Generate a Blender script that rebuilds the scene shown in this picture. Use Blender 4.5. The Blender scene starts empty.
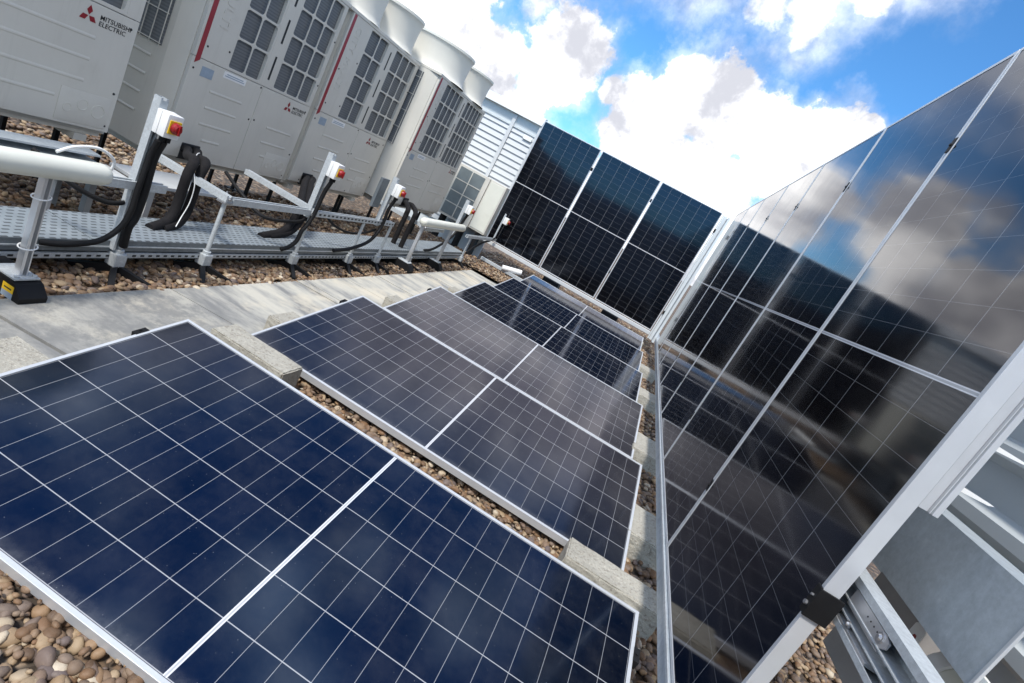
import bpy, bmesh, math, random
import numpy as np
from mathutils import Vector, Matrix
random.seed(7)
rng = np.random.default_rng(7)
D = bpy.data
SC = bpy.context.scene
COL = SC.collection
R = math.radians

# ------------------------------------------------------------------ camera
cam = D.cameras.new('camera'); cam_o = D.objects.new('camera', cam); COL.objects.link(cam_o)
cam.sensor_width = 36.0; cam.lens = 549.91 / 1024 * 36.0
cam.shift_x = 8.33 / 1024; cam.shift_y = 2.49 / 1024
cam.clip_start = 0.02; cam.clip_end = 2000
yaw, pit, rol = R(-8.416), R(-14.575), R(28.654)
f = Vector((math.sin(yaw)*math.cos(pit), math.cos(yaw)*math.cos(pit), math.sin(pit)))
r = Vector((math.cos(yaw), -math.sin(yaw), 0)); u = r.cross(f)
r2 = math.cos(rol)*r + math.sin(rol)*u; u2 = -math.sin(rol)*r + math.cos(rol)*u
M4 = Matrix(((r2.x, u2.x, -f.x, -0.6588), (r2.y, u2.y, -f.y, -1.6692), (r2.z, u2.z, -f.z, 1.3777), (0, 0, 0, 1)))
cam_o.matrix_world = M4
SC.camera = cam_o

# ------------------------------------------------------------------ world, sun, exposure
SUN_DIR = Vector((-0.10, -0.60, 0.92)).normalized()          # towards the sun
SUN_EL = math.asin(SUN_DIR.z); SUN_AZ = math.atan2(SUN_DIR.x, SUN_DIR.y)
SKY_STRENGTH = 0.12
CLOUD_WHITE = 10.5
CLOUD_GREY = 3.7
w = D.worlds.new('World'); SC.world = w; w.use_nodes = True
nt = w.node_tree; nt.nodes.clear()
def N(t, kind, **kw):
    n = t.nodes.new(kind)
    for k, v in kw.items(): setattr(n, k, v)
    return n
wo = N(nt, 'ShaderNodeOutputWorld'); bg = N(nt, 'ShaderNodeBackground'); bg.inputs[1].default_value = SKY_STRENGTH
sky = N(nt, 'ShaderNodeTexSky', sky_type='NISHITA'); sky.sun_disc = False
sky.sun_elevation = SUN_EL; sky.sun_rotation = SUN_AZ; sky.altitude = 200; sky.air_density = 1.0; sky.dust_density = 0.6; sky.ozone_density = 2.2
tc = N(nt, 'ShaderNodeTexCoord')
def VM(op, a, b=None):
    n = N(nt, 'ShaderNodeVectorMath', operation=op)
    nt.links.new(a, n.inputs[0])
    if b is not None:
        if isinstance(b, tuple): n.inputs[1].default_value = b
        else: nt.links.new(b, n.inputs[1])
    return n
def MA(t, op, a, b=None, c=None, clamp=False):
    n = N(t, 'ShaderNodeMath', operation=op); n.use_clamp = clamp
    for i, x in enumerate((a, b, c)):
        if x is None: continue
        if isinstance(x, (int, float)): n.inputs[i].default_value = x
        else: t.links.new(x, n.inputs[i])
    return n.outputs[0]
dirv = VM('NORMALIZE', tc.outputs['Generated']).outputs[0]
warp_n = N(nt, 'ShaderNodeTexNoise'); warp_n.inputs['Scale'].default_value = 9; warp_n.inputs['Detail'].default_value = 5
nt.links.new(dirv, warp_n.inputs['Vector'])
wv = VM('SUBTRACT', warp_n.outputs['Color'], (0.5, 0.5, 0.5)).outputs[0]
wsc = N(nt, 'ShaderNodeVectorMath', operation='SCALE'); nt.links.new(wv, wsc.inputs[0]); wsc.inputs['Scale'].default_value = 0.055
wdir = VM('ADD', dirv, wsc.outputs[0]).outputs[0]
# cloud banks: where each one stands in the sky (direction) and how wide it is
CLOUDS = [(-0.464,0.869,0.173,0.115),(-0.373,0.915,0.155,0.085),(-0.385,0.918,0.095,0.10),(-0.304,0.941,0.148,0.050),
(-0.277,0.934,0.224,0.085),(-0.292,0.940,0.178,0.062),(-0.080,0.967,0.241,0.085),(-0.018,0.968,0.250,0.090),(-0.140,0.966,0.217,0.055),
(-0.189,0.960,0.206,0.030),(0.052,0.964,0.261,0.062),(-0.120,0.981,0.149,0.062),(-0.042,0.987,0.152,0.075),(0.043,0.989,0.140,0.072),
(0.095,0.976,0.196,0.045),(0.116,0.961,0.251,0.074),(0.156,0.946,0.286,0.052),(0.179,0.934,0.309,0.022),
(-0.02,0.995,0.07,0.10),(-0.16,0.985,0.05,0.09),(-0.30,0.955,0.04,0.10),(0.08,0.99,0.06,0.11),(0.25,0.95,0.1,0.14)]
WISPS = [(0.023,0.913,0.407,0.062),(-0.034,0.924,0.385,0.045),(0.070,0.900,0.432,0.055),(0.027,0.928,0.372,0.024),(-0.335,0.905,0.262,0.04)]
OVER = [(-0.257,0.797,0.546,0.26),(-0.034,0.831,0.556,0.26),(0.093,0.824,0.558,0.14),(-0.161,0.496,0.853,0.07),
(0.167,0.736,0.656,0.07),(-0.231,0.406,0.884,0.10),(-0.338,0.759,0.557,0.10),(-0.10,0.30,0.95,0.10),(0.05,0.55,0.83,0.10),(-0.35,0.25,0.90,0.06)]
REST = [(-0.7,0.5,0.5,0.38),(-0.95,0.1,0.3,0.40),(0.75,0.35,0.5,0.28),(0.9,-0.1,0.4,0.55),(-0.8,-0.5,0.5,0.35),(0.5,-0.7,0.6,0.5),(-0.3,-0.8,0.6,0.3),(0.3,-0.2,0.92,0.3)]
def field(lst):
    acc = None
    for (x, y, z, rad) in lst:
        v = Vector((x, y, z)).normalized()
        dst = VM('DISTANCE', wdir, tuple(v)).outputs['Value']
        val = MA(nt, 'MULTIPLY_ADD', dst, -1.0/rad, 1.0)
        acc = val if acc is None else MA(nt, 'MAXIMUM', acc, val)
    return acc
def noise(t, vec, scale, detail=8, rough=0.6, typ=None):
    n = N(t, 'ShaderNodeTexNoise'); n.inputs['Scale'].default_value = scale; n.inputs['Detail'].default_value = detail
    n.inputs['Roughness'].default_value = rough
    if vec is not None: t.links.new(vec, n.inputs['Vector'])
    return n.outputs['Fac']
def smooth(t, x, a, b, lo=0.0, hi=1.0):
    n = N(t, 'ShaderNodeMapRange', interpolation_type='SMOOTHSTEP')
    n.inputs[1].default_value = a; n.inputs[2].default_value = b; n.inputs[3].default_value = lo; n.inputs[4].default_value = hi
    t.links.new(x, n.inputs[0]); return n.outputs[0]
nA = noise(nt, dirv, 13, 9, 0.62)
nAc = MA(nt, 'MULTIPLY_ADD', nA, 1.5, -0.75)
fC = field(CLOUDS)
nF = MA(nt, 'MULTIPLY_ADD', noise(nt, dirv, 38, 6, 0.65), 0.7, -0.35)
c1 = smooth(nt, MA(nt, 'ADD', MA(nt, 'ADD', fC, nAc), nF), 0.02, 0.34)
veil = MA(nt, 'MULTIPLY', smooth(nt, MA(nt, 'ADD', fC, MA(nt, 'MULTIPLY_ADD', nA, 2.2, -1.1)), -0.40, 0.25), 0.28)
c1 = MA(nt, 'MAXIMUM', c1, veil)
c2 = MA(nt, 'MULTIPLY', smooth(nt, MA(nt, 'ADD', field(WISPS), MA(nt, 'MULTIPLY_ADD', noise(nt, dirv, 16, 10, 0.68), 1.9, -1.0)), 0.05, 0.75), 0.8)
c3 = MA(nt, 'MULTIPLY', smooth(nt, MA(nt, 'ADD', field(OVER), MA(nt, 'MULTIPLY_ADD', noise(nt, dirv, 6, 9, 0.6), 1.5, -0.75)), -0.1, 0.6), 0.75)
c4 = MA(nt, 'MULTIPLY', smooth(nt, MA(nt, 'ADD', field(REST), MA(nt, 'MULTIPLY_ADD', noise(nt, dirv, 5, 9, 0.6), 2.0, -1.0)), 0.0, 0.5), 0.9)
cm = MA(nt, 'MAXIMUM', MA(nt, 'MAXIMUM', c1, c4), MA(nt, 'MAXIMUM', c2, c3))
# grey bellies inside the clouds
sh = smooth(nt, MA(nt, 'ADD', noise(nt, wdir, 8, 7, 0.6), MA(nt, 'MULTIPLY_ADD', noise(nt, dirv, 30, 5, 0.6), 0.22, -0.11)), 0.37, 0.64)
ccol = N(nt, 'ShaderNodeMix', data_type='RGBA'); nt.links.new(sh, ccol.inputs[0])
ccol.inputs[6].default_value = (CLOUD_WHITE, CLOUD_WHITE*0.995, CLOUD_WHITE*0.985, 1)
ccol.inputs[7].default_value = (CLOUD_GREY*0.94, CLOUD_GREY*0.96, CLOUD_GREY*1.06, 1)
skyc = N(nt, 'ShaderNodeMix', data_type='RGBA', blend_type='MULTIPLY'); skyc.inputs[0].default_value = 1.0
nt.links.new(sky.outputs[0], skyc.inputs[6]); skyc.inputs[7].default_value = (0.42, 0.80, 1.06, 1)
mx = N(nt, 'ShaderNodeMix', data_type='RGBA'); nt.links.new(cm, mx.inputs[0])
nt.links.new(skyc.outputs[2], mx.inputs[6]); nt.links.new(ccol.outputs[2], mx.inputs[7])
nt.links.new(mx.outputs[2], bg.inputs[0]); nt.links.new(bg.outputs[0], wo.inputs[0])

sun = D.lights.new('sun', 'SUN'); sun.energy = 2.5; sun.angle = R(10); sun.color = (1, 0.955, 0.88)
sun_o = D.objects.new('sun', sun); COL.objects.link(sun_o)
sun_o.rotation_euler = (-SUN_DIR).to_track_quat('-Z', 'Y').to_euler(); sun_o.location = (0, 0, 20)
SC.view_settings.view_transform = 'Standard'; SC.view_settings.look = 'None'
SC.view_settings.exposure = 0.84; SC.view_settings.gamma = 1.0
SC.view_settings.use_curve_mapping = False
SC.render.engine = 'CYCLES'
SC.cycles.use_denoising = True
SC.cycles.max_bounces = 8

# ------------------------------------------------------------------ materials
def mat(name):
    m = D.materials.new(name); m.use_nodes = True
    t = m.node_tree; b = t.nodes['Principled BSDF']
    return m, t, b
def objco(t): return N(t, 'ShaderNodeTexCoord').outputs['Object']
def ramp(t, fac, stops):
    n = N(t, 'ShaderNodeValToRGB'); t.links.new(fac, n.inputs[0])
    e = n.color_ramp.elements
    while len(e) < len(stops): e.new(0.5)
    for i, (p, c) in enumerate(stops):
        e[i].position = p; e[i].color = (*c, 1)
    return n.outputs[0]
def bump(t, b, h, s=0.3, d=0.01):
    n = N(t, 'ShaderNodeBump'); n.inputs['Strength'].default_value = s; n.inputs['Distance'].default_value = d
    t.links.new(h, n.inputs['Height']); t.links.new(n.outputs[0], b.inputs['Normal'])
    if b.inputs['Coat Weight'].default_value > 0: t.links.new(n.outputs[0], b.inputs['Coat Normal'])
def mixc(t, fac, a, b, blend='MIX'):
    n = N(t, 'ShaderNodeMix', data_type='RGBA', blend_type=blend)
    if isinstance(fac, (int, float)): n.inputs[0].default_value = fac
    else: t.links.new(fac, n.inputs[0])
    for i, x in ((6, a), (7, b)):
        if isinstance(x, tuple): n.inputs[i].default_value = (*x, 1)
        else: t.links.new(x, n.inputs[i])
    return n.outputs[2]
def simple(name, col, rough=0.5, metal=0.0, var=0.12, scale=6, bumpy=0.0, spec=0.5, dirt=None):
    """a colour with soft uneven wear of its own and a little roughness change"""
    m, t, b = mat(name); co = objco(t)
    n1 = noise(t, co, scale, 6, 0.6)
    lo = tuple(c*(1-var) for c in col); hi = tuple(min(1, c*(1+var)) for c in col)
    c = ramp(t, n1, [(0.3, lo), (0.7, hi)])
    if dirt:
        c = mixc(t, smooth(t, noise(t, co, scale*0.7, 9, 0.7), 0.55, 0.8, 0, 0.6), c, dirt)
    t.links.new(c, b.inputs['Base Color'])
    t.links.new(smooth(t, noise(t, co, scale*3, 4), 0.2, 0.8, max(0.03, rough-0.08), rough+0.08), b.inputs['Roughness'])
    b.inputs['Metallic'].default_value = metal; b.inputs['Specular IOR Level'].default_value = spec
    if bumpy: bump(t, b, noise(t, co, scale*12, 5), bumpy, 0.004)
    return m
MT = {}
MT['alu'] = simple('anodised_aluminium', (0.60, 0.615, 0.64), 0.42, 0.35, 0.04, 8)
MT['alu_raw'] = simple('mill_aluminium', (0.70, 0.70, 0.71), 0.38, 0.75, 0.06, 9)
MT['paint'] = simple('beige_grey_paint', (0.60, 0.58, 0.525), 0.68, 0, 0.035, 3, 0.0, 0.4, (0.5, 0.48, 0.43))
t = MT['paint'].node_tree; b = t.nodes['Principled BSDF']; old = b.inputs['Base Color'].links[0].from_socket
co = objco(t); mp = N(t, 'ShaderNodeMapping'); mp.inputs['Scale'].default_value = (9, 9, 0.5); t.links.new(co, mp.inputs[0])
t.links.new(mixc(t, smooth(t, noise(t, mp.outputs[0], 2.2, 8, 0.7), 0.52, 0.75, 0, 0.30), old, (0.42, 0.40, 0.35)), b.inputs['Base Color'])
MT['shroud'] = simple('beige_plastic_shroud', (0.66, 0.64, 0.58), 0.65, 0, 0.03, 4)
MT['cream'] = simple('cream_plastic', (0.70, 0.70, 0.62), 0.42, 0, 0.04, 5, 0.0, 0.5, (0.55, 0.54, 0.46))
MT['black'] = simple('black_rubber', (0.009, 0.009, 0.010), 0.6, 0, 0.25, 10, 0, 0.25)
MT['foam'] = simple('black_foam_insulation', (0.010, 0.009, 0.010), 0.85, 0, 0.3, 14, 0.3, 0.25)
MT['dark'] = simple('dark_recess', (0.016, 0.017, 0.019), 0.6, 0, 0.2, 10)
MT['white'] = simple('white_plastic', (0.80, 0.80, 0.79), 0.4, 0, 0.03, 8)
MT['yellow'] = simple('yellow_plastic', (0.80, 0.50, 0.02), 0.4, 0, 0.05, 20)
MT['red'] = simple('red_plastic', (0.28, 0.010, 0.012), 0.32, 0, 0.06, 20)
MT['stripe'] = simple('red_stripe', (0.30, 0.035, 0.045), 0.4, 0, 0.05, 8)
MT['logo_red'] = simple('emblem_red', (0.25, 0.012, 0.02), 0.45, 0, 0.02, 8)
MT['ink'] = simple('black_ink', (0.02, 0.02, 0.022), 0.5, 0, 0.05, 8)
MT['label_blue'] = simple('pale_blue_label', (0.30, 0.37, 0.45), 0.4, 0, 0.1, 30)
MT['siding'] = simple('white_coated_sheet', (0.56, 0.575, 0.585), 0.42, 0, 0.03, 3, 0.0, 0.5)
MT['siding_grey'] = simple('grey_coated_sheet', (0.60, 0.635, 0.65), 0.42, 0, 0.04, 3, 0.0, 0.5, (0.48, 0.5, 0.5))
MT['steel'] = simple('bolt_steel', (0.45, 0.45, 0.46), 0.35, 0.8, 0.1, 20)
MT['backsheet'] = simple('white_backsheet', (0.75, 0.75, 0.75), 0.6, 0, 0.03, 5)

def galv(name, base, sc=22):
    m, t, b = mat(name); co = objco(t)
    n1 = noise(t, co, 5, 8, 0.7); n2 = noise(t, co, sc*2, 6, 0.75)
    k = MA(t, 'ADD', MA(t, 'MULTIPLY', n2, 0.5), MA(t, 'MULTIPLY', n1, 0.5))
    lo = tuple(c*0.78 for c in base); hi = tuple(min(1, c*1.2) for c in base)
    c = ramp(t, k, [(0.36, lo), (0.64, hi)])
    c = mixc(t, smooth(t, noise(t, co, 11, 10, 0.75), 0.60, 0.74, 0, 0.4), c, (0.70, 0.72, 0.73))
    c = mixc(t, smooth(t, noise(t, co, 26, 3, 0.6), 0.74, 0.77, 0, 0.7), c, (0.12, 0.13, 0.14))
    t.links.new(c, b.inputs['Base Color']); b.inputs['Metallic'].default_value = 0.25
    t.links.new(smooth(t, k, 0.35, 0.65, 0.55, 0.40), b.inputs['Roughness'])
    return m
MT['galv'] = galv('galvanised_steel', (0.43, 0.475, 0.51))
MT['galv_light'] = galv('galvanised_strut', (0.50, 0.53, 0.55), 40)

def concrete(name, stops, speck=60, bumps=0.5):
    m, t, b = mat(name); co = objco(t)
    n1 = noise(t, co, 5, 8, 0.62); n2 = noise(t, co, speck, 4, 0.7)
    c = ramp(t, n1, stops)
    c = mixc(t, smooth(t, n2, 0.52, 0.64, 0, 0.75), c, (0.19, 0.165, 0.14))
    c = mixc(t, smooth(t, noise(t, co, speck*1.7, 3, 0.7), 0.55, 0.66, 0, 0.65), c, (0.58, 0.54, 0.47))
    t.links.new(c, b.inputs['Base Color']); b.inputs['Roughness'].default_value = 0.88; b.inputs['Specular IOR Level'].default_value = 0.25
    bump(t, b, MA(t, 'ADD', n2, MA(t, 'MULTIPLY', n1, 0.6)), bumps, 0.006)
    return m
MT['block'] = concrete('aggregate_concrete', [(0.3, (0.32, 0.30, 0.255)), (0.7, (0.44, 0.42, 0.365))], 75, 0.8)

# paving: pale slabs with grey weather streaks that run across the band
m, t, b = mat('weathered_paving'); co = objco(t)
mp = N(t, 'ShaderNodeMapping'); mp.inputs['Scale'].default_value = (0.7, 2.3, 1); mp.inputs['Rotation'].default_value = (0, 0, R(24)); t.links.new(co, mp.inputs[0])
s1 = noise(t, mp.outputs[0], 2.1, 9, 0.66); s2 = noise(t, co, 2.6, 8, 0.6)
c = ramp(t, s1, [(0.38, (0.20, 0.20, 0.198)), (0.47, (0.36, 0.35, 0.32)), (0.57, (0.50, 0.475, 0.41))])
c = mixc(t, smooth(t, s2, 0.50, 0.64, 0, 0.75), c, (0.60, 0.54, 0.43))
# older, dirtier slabs towards the near end
sx = N(t, 'ShaderNodeSeparateXYZ'); t.links.new(co, sx.inputs[0])
near = MA(t, 'ADD', sx.outputs[1], MA(t, 'MULTIPLY_ADD', s2, 0.9, -0.45))
c = mixc(t, MA(t, 'MULTIPLY', smooth(t, near, 1.15, 0.65), smooth(t, noise(t, co, 9, 9, 0.75), 0.38, 0.62, 0.35, 0.95)), c, (0.19, 0.19, 0.185))
t.links.new(mixc(t, smooth(t, noise(t, co, 55, 4, 0.7), 0.60, 0.72, 0, 0.35), c, (0.2, 0.2, 0.2)), b.inputs['Base Color'])
b.inputs['Roughness'].default_value = 0.85; bump(t, b, noise(t, co, 60, 6, 0.7), 0.25, 0.004)
MT['paving'] = m
MT['joint'] = simple('dirty_joint', (0.06, 0.055, 0.045), 0.9, 0, 0.3, 20)

# gravel bed under the loose pebbles
m, t, b = mat('gravel_bed'); co = objco(t)
v = N(t, 'ShaderNodeTexVoronoi'); v.inputs['Scale'].default_value = 24; t.links.new(co, v.inputs['Vector'])
gb = N(t, 'ShaderNodeRGBToBW'); t.links.new(v.outputs['Color'], gb.inputs[0])
c = ramp(t, gb.outputs[0], [(0.2, (0.08, 0.05, 0.032)), (0.45, (0.16, 0.10, 0.06)), (0.62, (0.22, 0.15, 0.095)), (0.85, (0.28, 0.21, 0.15))])
c = mixc(t, smooth(t, v.outputs['Distance'], 0.35, 0.62, 0, 0.85), c, (0.05, 0.04, 0.032))
t.links.new(c, b.inputs['Base Color']); b.inputs['Roughness'].default_value = 0.8
bump(t, b, MA(t, 'SUBTRACT', 1.0, v.outputs['Distance']), 0.9, 0.02)
MT['bed'] = m
m, t, b = mat('river_pebble')
g = N(t, 'ShaderNodeNewGeometry'); co = objco(t)
c = ramp(t, g.outputs['Random Per Island'], [(0.0, (0.08, 0.050, 0.032)), (0.16, (0.20, 0.112, 0.058)), (0.30, (0.130, 0.098, 0.080)), (0.46, (0.26, 0.160, 0.085)),
        (0.60, (0.125, 0.098, 0.094)), (0.76, (0.30, 0.205, 0.120)), (0.92, (0.34, 0.255, 0.165)), (1.0, (0.56, 0.48, 0.37))])
c = mixc(t, smooth(t, noise(t, co, 45, 6, 0.7), 0.42, 0.7, 0, 0.5), c, mixc(t, 0.5, c, (0.32, 0.24, 0.165)))
c = mixc(t, smooth(t, noise(t, co, 160, 3, 0.6), 0.6, 0.72, 0, 0.35), c, (0.10, 0.08, 0.07))
t.links.new(c, b.inputs['Base Color']); b.inputs['Roughness'].default_value = 0.62; b.inputs['Specular IOR Level'].default_value = 0.35
bump(t, b, noise(t, co, 140, 4, 0.6), 0.18, 0.003)
MT['pebble'] = m

# photovoltaic glass: 6 x 24 half cells, white gaps, gloss of the glass on top
PL, PW = 2.094, 1.038
def pv(name, cell, rough, dust, lines, gloss, film_rough, ior, fine):
    m, t, b = mat(name); co = objco(t)
    s = N(t, 'ShaderNodeSeparateXYZ'); t.links.new(co, s.inputs[0]); X, Y = s.outputs[0], s.outputs[1]
    m0 = 0.016
    cw = (PW-2*m0)/6; half = PL/2-m0; cg = 0.0055; ch = (half-cg)/12
    yy = MA(t, 'MULTIPLY', MA(t, 'SUBTRACT', Y, m0), 1/cw)
    fy = MA(t, 'FRACT', yy); dy = MA(t, 'MULTIPLY', MA(t, 'MINIMUM', fy, MA(t, 'SUBTRACT', 1.0, fy)), cw)
    ax = MA(t, 'ABSOLUTE', X)
    xx = MA(t, 'MULTIPLY', MA(t, 'SUBTRACT', ax, cg), 1/ch)
    fx = MA(t, 'FRACT', xx); dx = MA(t, 'MULTIPLY', MA(t, 'MINIMUM', fx, MA(t, 'SUBTRACT', 1.0, fx)), ch)
    col_l = MA(t, 'MULTIPLY', MA(t, 'LESS_THAN', dy, 0.0014), lines); row_l = MA(t, 'MULTIPLY', MA(t, 'LESS_THAN', dx, 0.0008), lines*(0.7 if fine else 0.5))
    mid = MA(t, 'LESS_THAN', ax, cg)
    midc = MA(t, 'LESS_THAN', ax, cg*0.48)
    inside = MA(t, 'MULTIPLY', MA(t, 'GREATER_THAN', Y, m0-0.001), MA(t, 'MULTIPLY', MA(t, 'LESS_THAN', Y, PW-m0+0.001), MA(t, 'LESS_THAN', ax, PL/2-m0+0.001)))
    line = MA(t, 'MAXIMUM', mid, MA(t, 'MAXIMUM', col_l, row_l))
    # cell to cell tone
    cid = N(t, 'ShaderNodeCombineXYZ'); t.links.new(MA(t, 'FLOOR', yy), cid.inputs[0]); t.links.new(MA(t, 'FLOOR', MA(t, 'MULTIPLY', X, 1/ch)), cid.inputs[1])
    oi = N(t, 'ShaderNodeObjectInfo'); t.links.new(oi.outputs['Random'], cid.inputs[2])
    wn = N(t, 'ShaderNodeTexWhiteNoise', noise_dimensions='3D'); t.links.new(cid.outputs[0], wn.inputs[0])
    lo = tuple(c*0.8 for c in cell); hi = tuple(c*1.25 for c in cell)
    cc = ramp(t, wn.outputs[0], [(0, lo), (1, hi)])
    c = mixc(t, line, cc, (0.66, 0.67, 0.70))
    c = mixc(t, MA(t, 'MULTIPLY', midc, 0.75), c, (0.30, 0.31, 0.33))
    c = mixc(t, MA(t, 'SUBTRACT', 1.0, inside), c, (0.012, 0.012, 0.016))
    # dust film, specks and a dried tide mark along the low edge
    vs = N(t, 'ShaderNodeTexVoronoi'); vs.inputs['Scale'].default_value = 70; t.links.new(co, vs.inputs['Vector'])
    sp = MA(t, 'MULTIPLY', smooth(t, vs.outputs['Distance'], 0.10, 0.04), MA(t, 'GREATER_THAN', noise(t, co, 33, 3, 0.5), 0.54))
    film = smooth(t, noise(t, co, 5, 9, 0.7), 0.35, 0.8, 0.0, 0.035*dust)
    low = MA(t, 'MULTIPLY', smooth(t, Y, 0.055, 0.012), smooth(t, noise(t, co, 28, 6, 0.75), 0.3, 0.7, 0.03*dust, 0.11*dust))
    dd = MA(t, 'ADD', MA(t, 'MULTIPLY', sp, 0.28*dust), MA(t, 'ADD', film, low), None, True)
    c = mixc(t, dd, c, (0.55, 0.55, 0.54))
    t.links.new(c, b.inputs['Base Color'])
    b.inputs['Roughness'].default_value = 0.5; b.inputs['Specular IOR Level'].default_value = 0.0
    b.inputs['Coat Weight'].default_value = 1.0; b.inputs['Coat IOR'].default_value = ior
    t.links.new(smooth(t, noise(t, co, 3.0, 6, 0.6), 0.3, 0.75, rough*0.75, rough*1.4), b.inputs['Coat Roughness'])
    h = noise(t, co, 2.2, 3, 0.5)
    if fine: h = MA(t, 'ADD', h, MA(t, 'MULTIPLY', noise(t, co, 120, 2, 0.5), 0.012))
    bump(t, b, h, 0.06, 0.012)
    if gloss:       # blue anti-reflection film of the silicon cells: a broad, weak, coloured sheen under the glass
        gs = N(t, 'ShaderNodeBsdfGlossy'); gs.inputs['Roughness'].default_value = film_rough
        lw = N(t, 'ShaderNodeLayerWeight'); lw.inputs['Blend'].default_value = 0.5
        film = mixc(t, smooth(t, lw.outputs['Facing'], 0.33, 0.60), tuple(gloss), (gloss[0]*7.5, gloss[1]*0.95, gloss[2]*0.50))
        film = mixc(t, 1.0, film, ramp(t, wn.outputs[0], [(0, (0.78, 0.78, 0.78)), (1, (1, 1, 1))]), 'MULTIPLY')
        t.links.new(mixc(t, MA(t, 'MAXIMUM', line, MA(t, 'SUBTRACT', 1.0, inside)), film, (0.0, 0.0, 0.0)), gs.inputs['Color'])
        ad = N(t, 'ShaderNodeAddShader'); t.links.new(b.outputs[0], ad.inputs[0]); t.links.new(gs.outputs[0], ad.inputs[1])
        t.links.new(ad.outputs[0], t.nodes['Material Output'].inputs['Surface'])
    return m
MT['pv_floor'] = pv('solar_glass_flat', (0.0007, 0.0013, 0.0032), 0.10, 0.8, 0.50, (0.0046, 0.0250, 0.0640), 0.14, 1.36, True)
MT['pv_wall'] = pv('solar_glass_upright', (0.0012, 0.0013, 0.0020), 0.075, 0.06, 0.30, (0.0012, 0.0070, 0.0220), 0.10, 1.45, False)

# ------------------------------------------------------------------ mesh helpers
class MB:
    def __init__(s): s.v = []; s.f = []; s.m = []; s.cur = 0
    def mat(s, i): s.cur = i; return s
    def add(s, vs, fs):
        o = len(s.v); s.v += [tuple(p) for p in vs]
        for q in fs: s.f.append(tuple(o+i for i in q)); s.m.append(s.cur)
        return s
    def box(s, x0, x1, y0, y1, z0, z1, c=0.0):
        x0, x1 = min(x0, x1), max(x0, x1); y0, y1 = min(y0, y1), max(y0, y1); z0, z1 = min(z0, z1), max(z0, z1)
        if c <= 0:
            v = [(x, y, z) for z in (z0, z1) for y in (y0, y1) for x in (x0, x1)]
            return s.add(v, [(0,2,3,1), (4,5,7,6), (0,1,5,4), (2,6,7,3), (0,4,6,2), (1,3,7,5)])
        bm = bmesh.new(); bmesh.ops.create_cube(bm, size=1)
        for q in bm.verts: q.co = Vector(((x0+x1)/2+q.co.x*(x1-x0), (y0+y1)/2+q.co.y*(y1-y0), (z0+z1)/2+q.co.z*(z1-z0)))
        bmesh.ops.bevel(bm, geom=bm.edges[:], offset=c, segments=2, profile=0.6, affect='EDGES')
        bm.verts.index_update()
        s.add([q.co[:] for q in bm.verts], [[a.index for a in fc.verts] for fc in bm.faces]); bm.free()
        return s
    def prism(s, poly, axis, a, b_):
        """poly: 2-D outline in the two other axes, pushed along axis from a to b_"""
        n = len(poly)
        def P(p, q):
            if axis == 'x': return (q, p[0], p[1])
            if axis == 'y': return (p[0], q, p[1])
            return (p[0], p[1], q)
        v = [P(p, a) for p in poly] + [P(p, b_) for p in poly]
        fs = [tuple(range(n))[::-1], tuple(range(n, 2*n))] + [(i, (i+1) % n, n+(i+1) % n, n+i) for i in range(n)]
        return s.add(v, fs)
    def tube(s, pts, rad, seg=10, caps=True):
        pts = [Vector(p) for p in pts]; n = len(pts)
        rad = rad if isinstance(rad, (list, tuple)) else [rad]*n
        t0 = (pts[1]-pts[0]).normalized()
        up = Vector((0, 0, 1)) if abs(t0.z) < 0.9 else Vector((1, 0, 0))
        a = t0.cross(up).normalized(); rings = []
        for i, p in enumerate(pts):
            tg = (pts[min(i+1, n-1)]-pts[max(i-1, 0)]).normalized()
            a = (a - tg*a.dot(tg)).normalized(); bb = tg.cross(a)
            rings.append([p + rad[i]*(math.cos(2*math.pi*k/seg)*a + math.sin(2*math.pi*k/seg)*bb) for k in range(seg)])
        v = [q for rg in rings for q in rg]; fs = []
        for i in range(n-1):
            for k in range(seg):
                k2 = (k+1) % seg
                fs.append((i*seg+k, i*seg+k2, (i+1)*seg+k2, (i+1)*seg+k))
        if caps: fs += [tuple(range(seg))[::-1], tuple((n-1)*seg+k for k in range(seg))]
        return s.add(v, fs)
    def lathe(s, c, prof, seg=40, axis='z'):
        v = []; n = len(prof)
        for k in range(seg):
            an = 2*math.pi*k/seg
            for (rr, h) in prof:
                if axis == 'z': v.append((c[0]+rr*math.cos(an), c[1]+rr*math.sin(an), c[2]+h))
                elif axis == 'x': v.append((c[0]+h, c[1]+rr*math.cos(an), c[2]+rr*math.sin(an)))
                else: v.append((c[0]+rr*math.cos(an), c[1]+h, c[2]-rr*math.sin(an)))
        fs = []
        for k in range(seg):
            k2 = (k+1) % seg
            for i in range(n-1): fs.append((k*n+i, k2*n+i, k2*n+i+1, k*n+i+1))
        return s.add(v, fs)
    def build(s, name, m, parent=None, origin=(0, 0, 0), smooth_=False, flat_angle=None):
        o_ = Vector(origin)
        me = D.meshes.new(name); me.from_pydata([tuple(Vector(p)-o_) for p in s.v], [], s.f)
        ms = m if isinstance(m, (list, tuple)) else [m]
        for x in ms: me.materials.append(x)
        if len(ms) > 1: me.polygons.foreach_set('material_index', s.m)
        bm = bmesh.new(); bm.from_mesh(me); bmesh.ops.recalc_face_normals(bm, faces=bm.faces[:])
        if smooth_:
            for fc in bm.faces: fc.smooth = True
            for e in bm.edges:
                if len(e.link_faces) == 2 and e.calc_face_angle(0) > R(flat_angle or 40): e.smooth = False
        bm.to_mesh(me); bm.free(); me.update()
        ob = D.objects.new(name, me); COL.objects.link(ob)
        if parent is not None: ob.parent = parent
        else: ob.location = o_
        return ob
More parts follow.
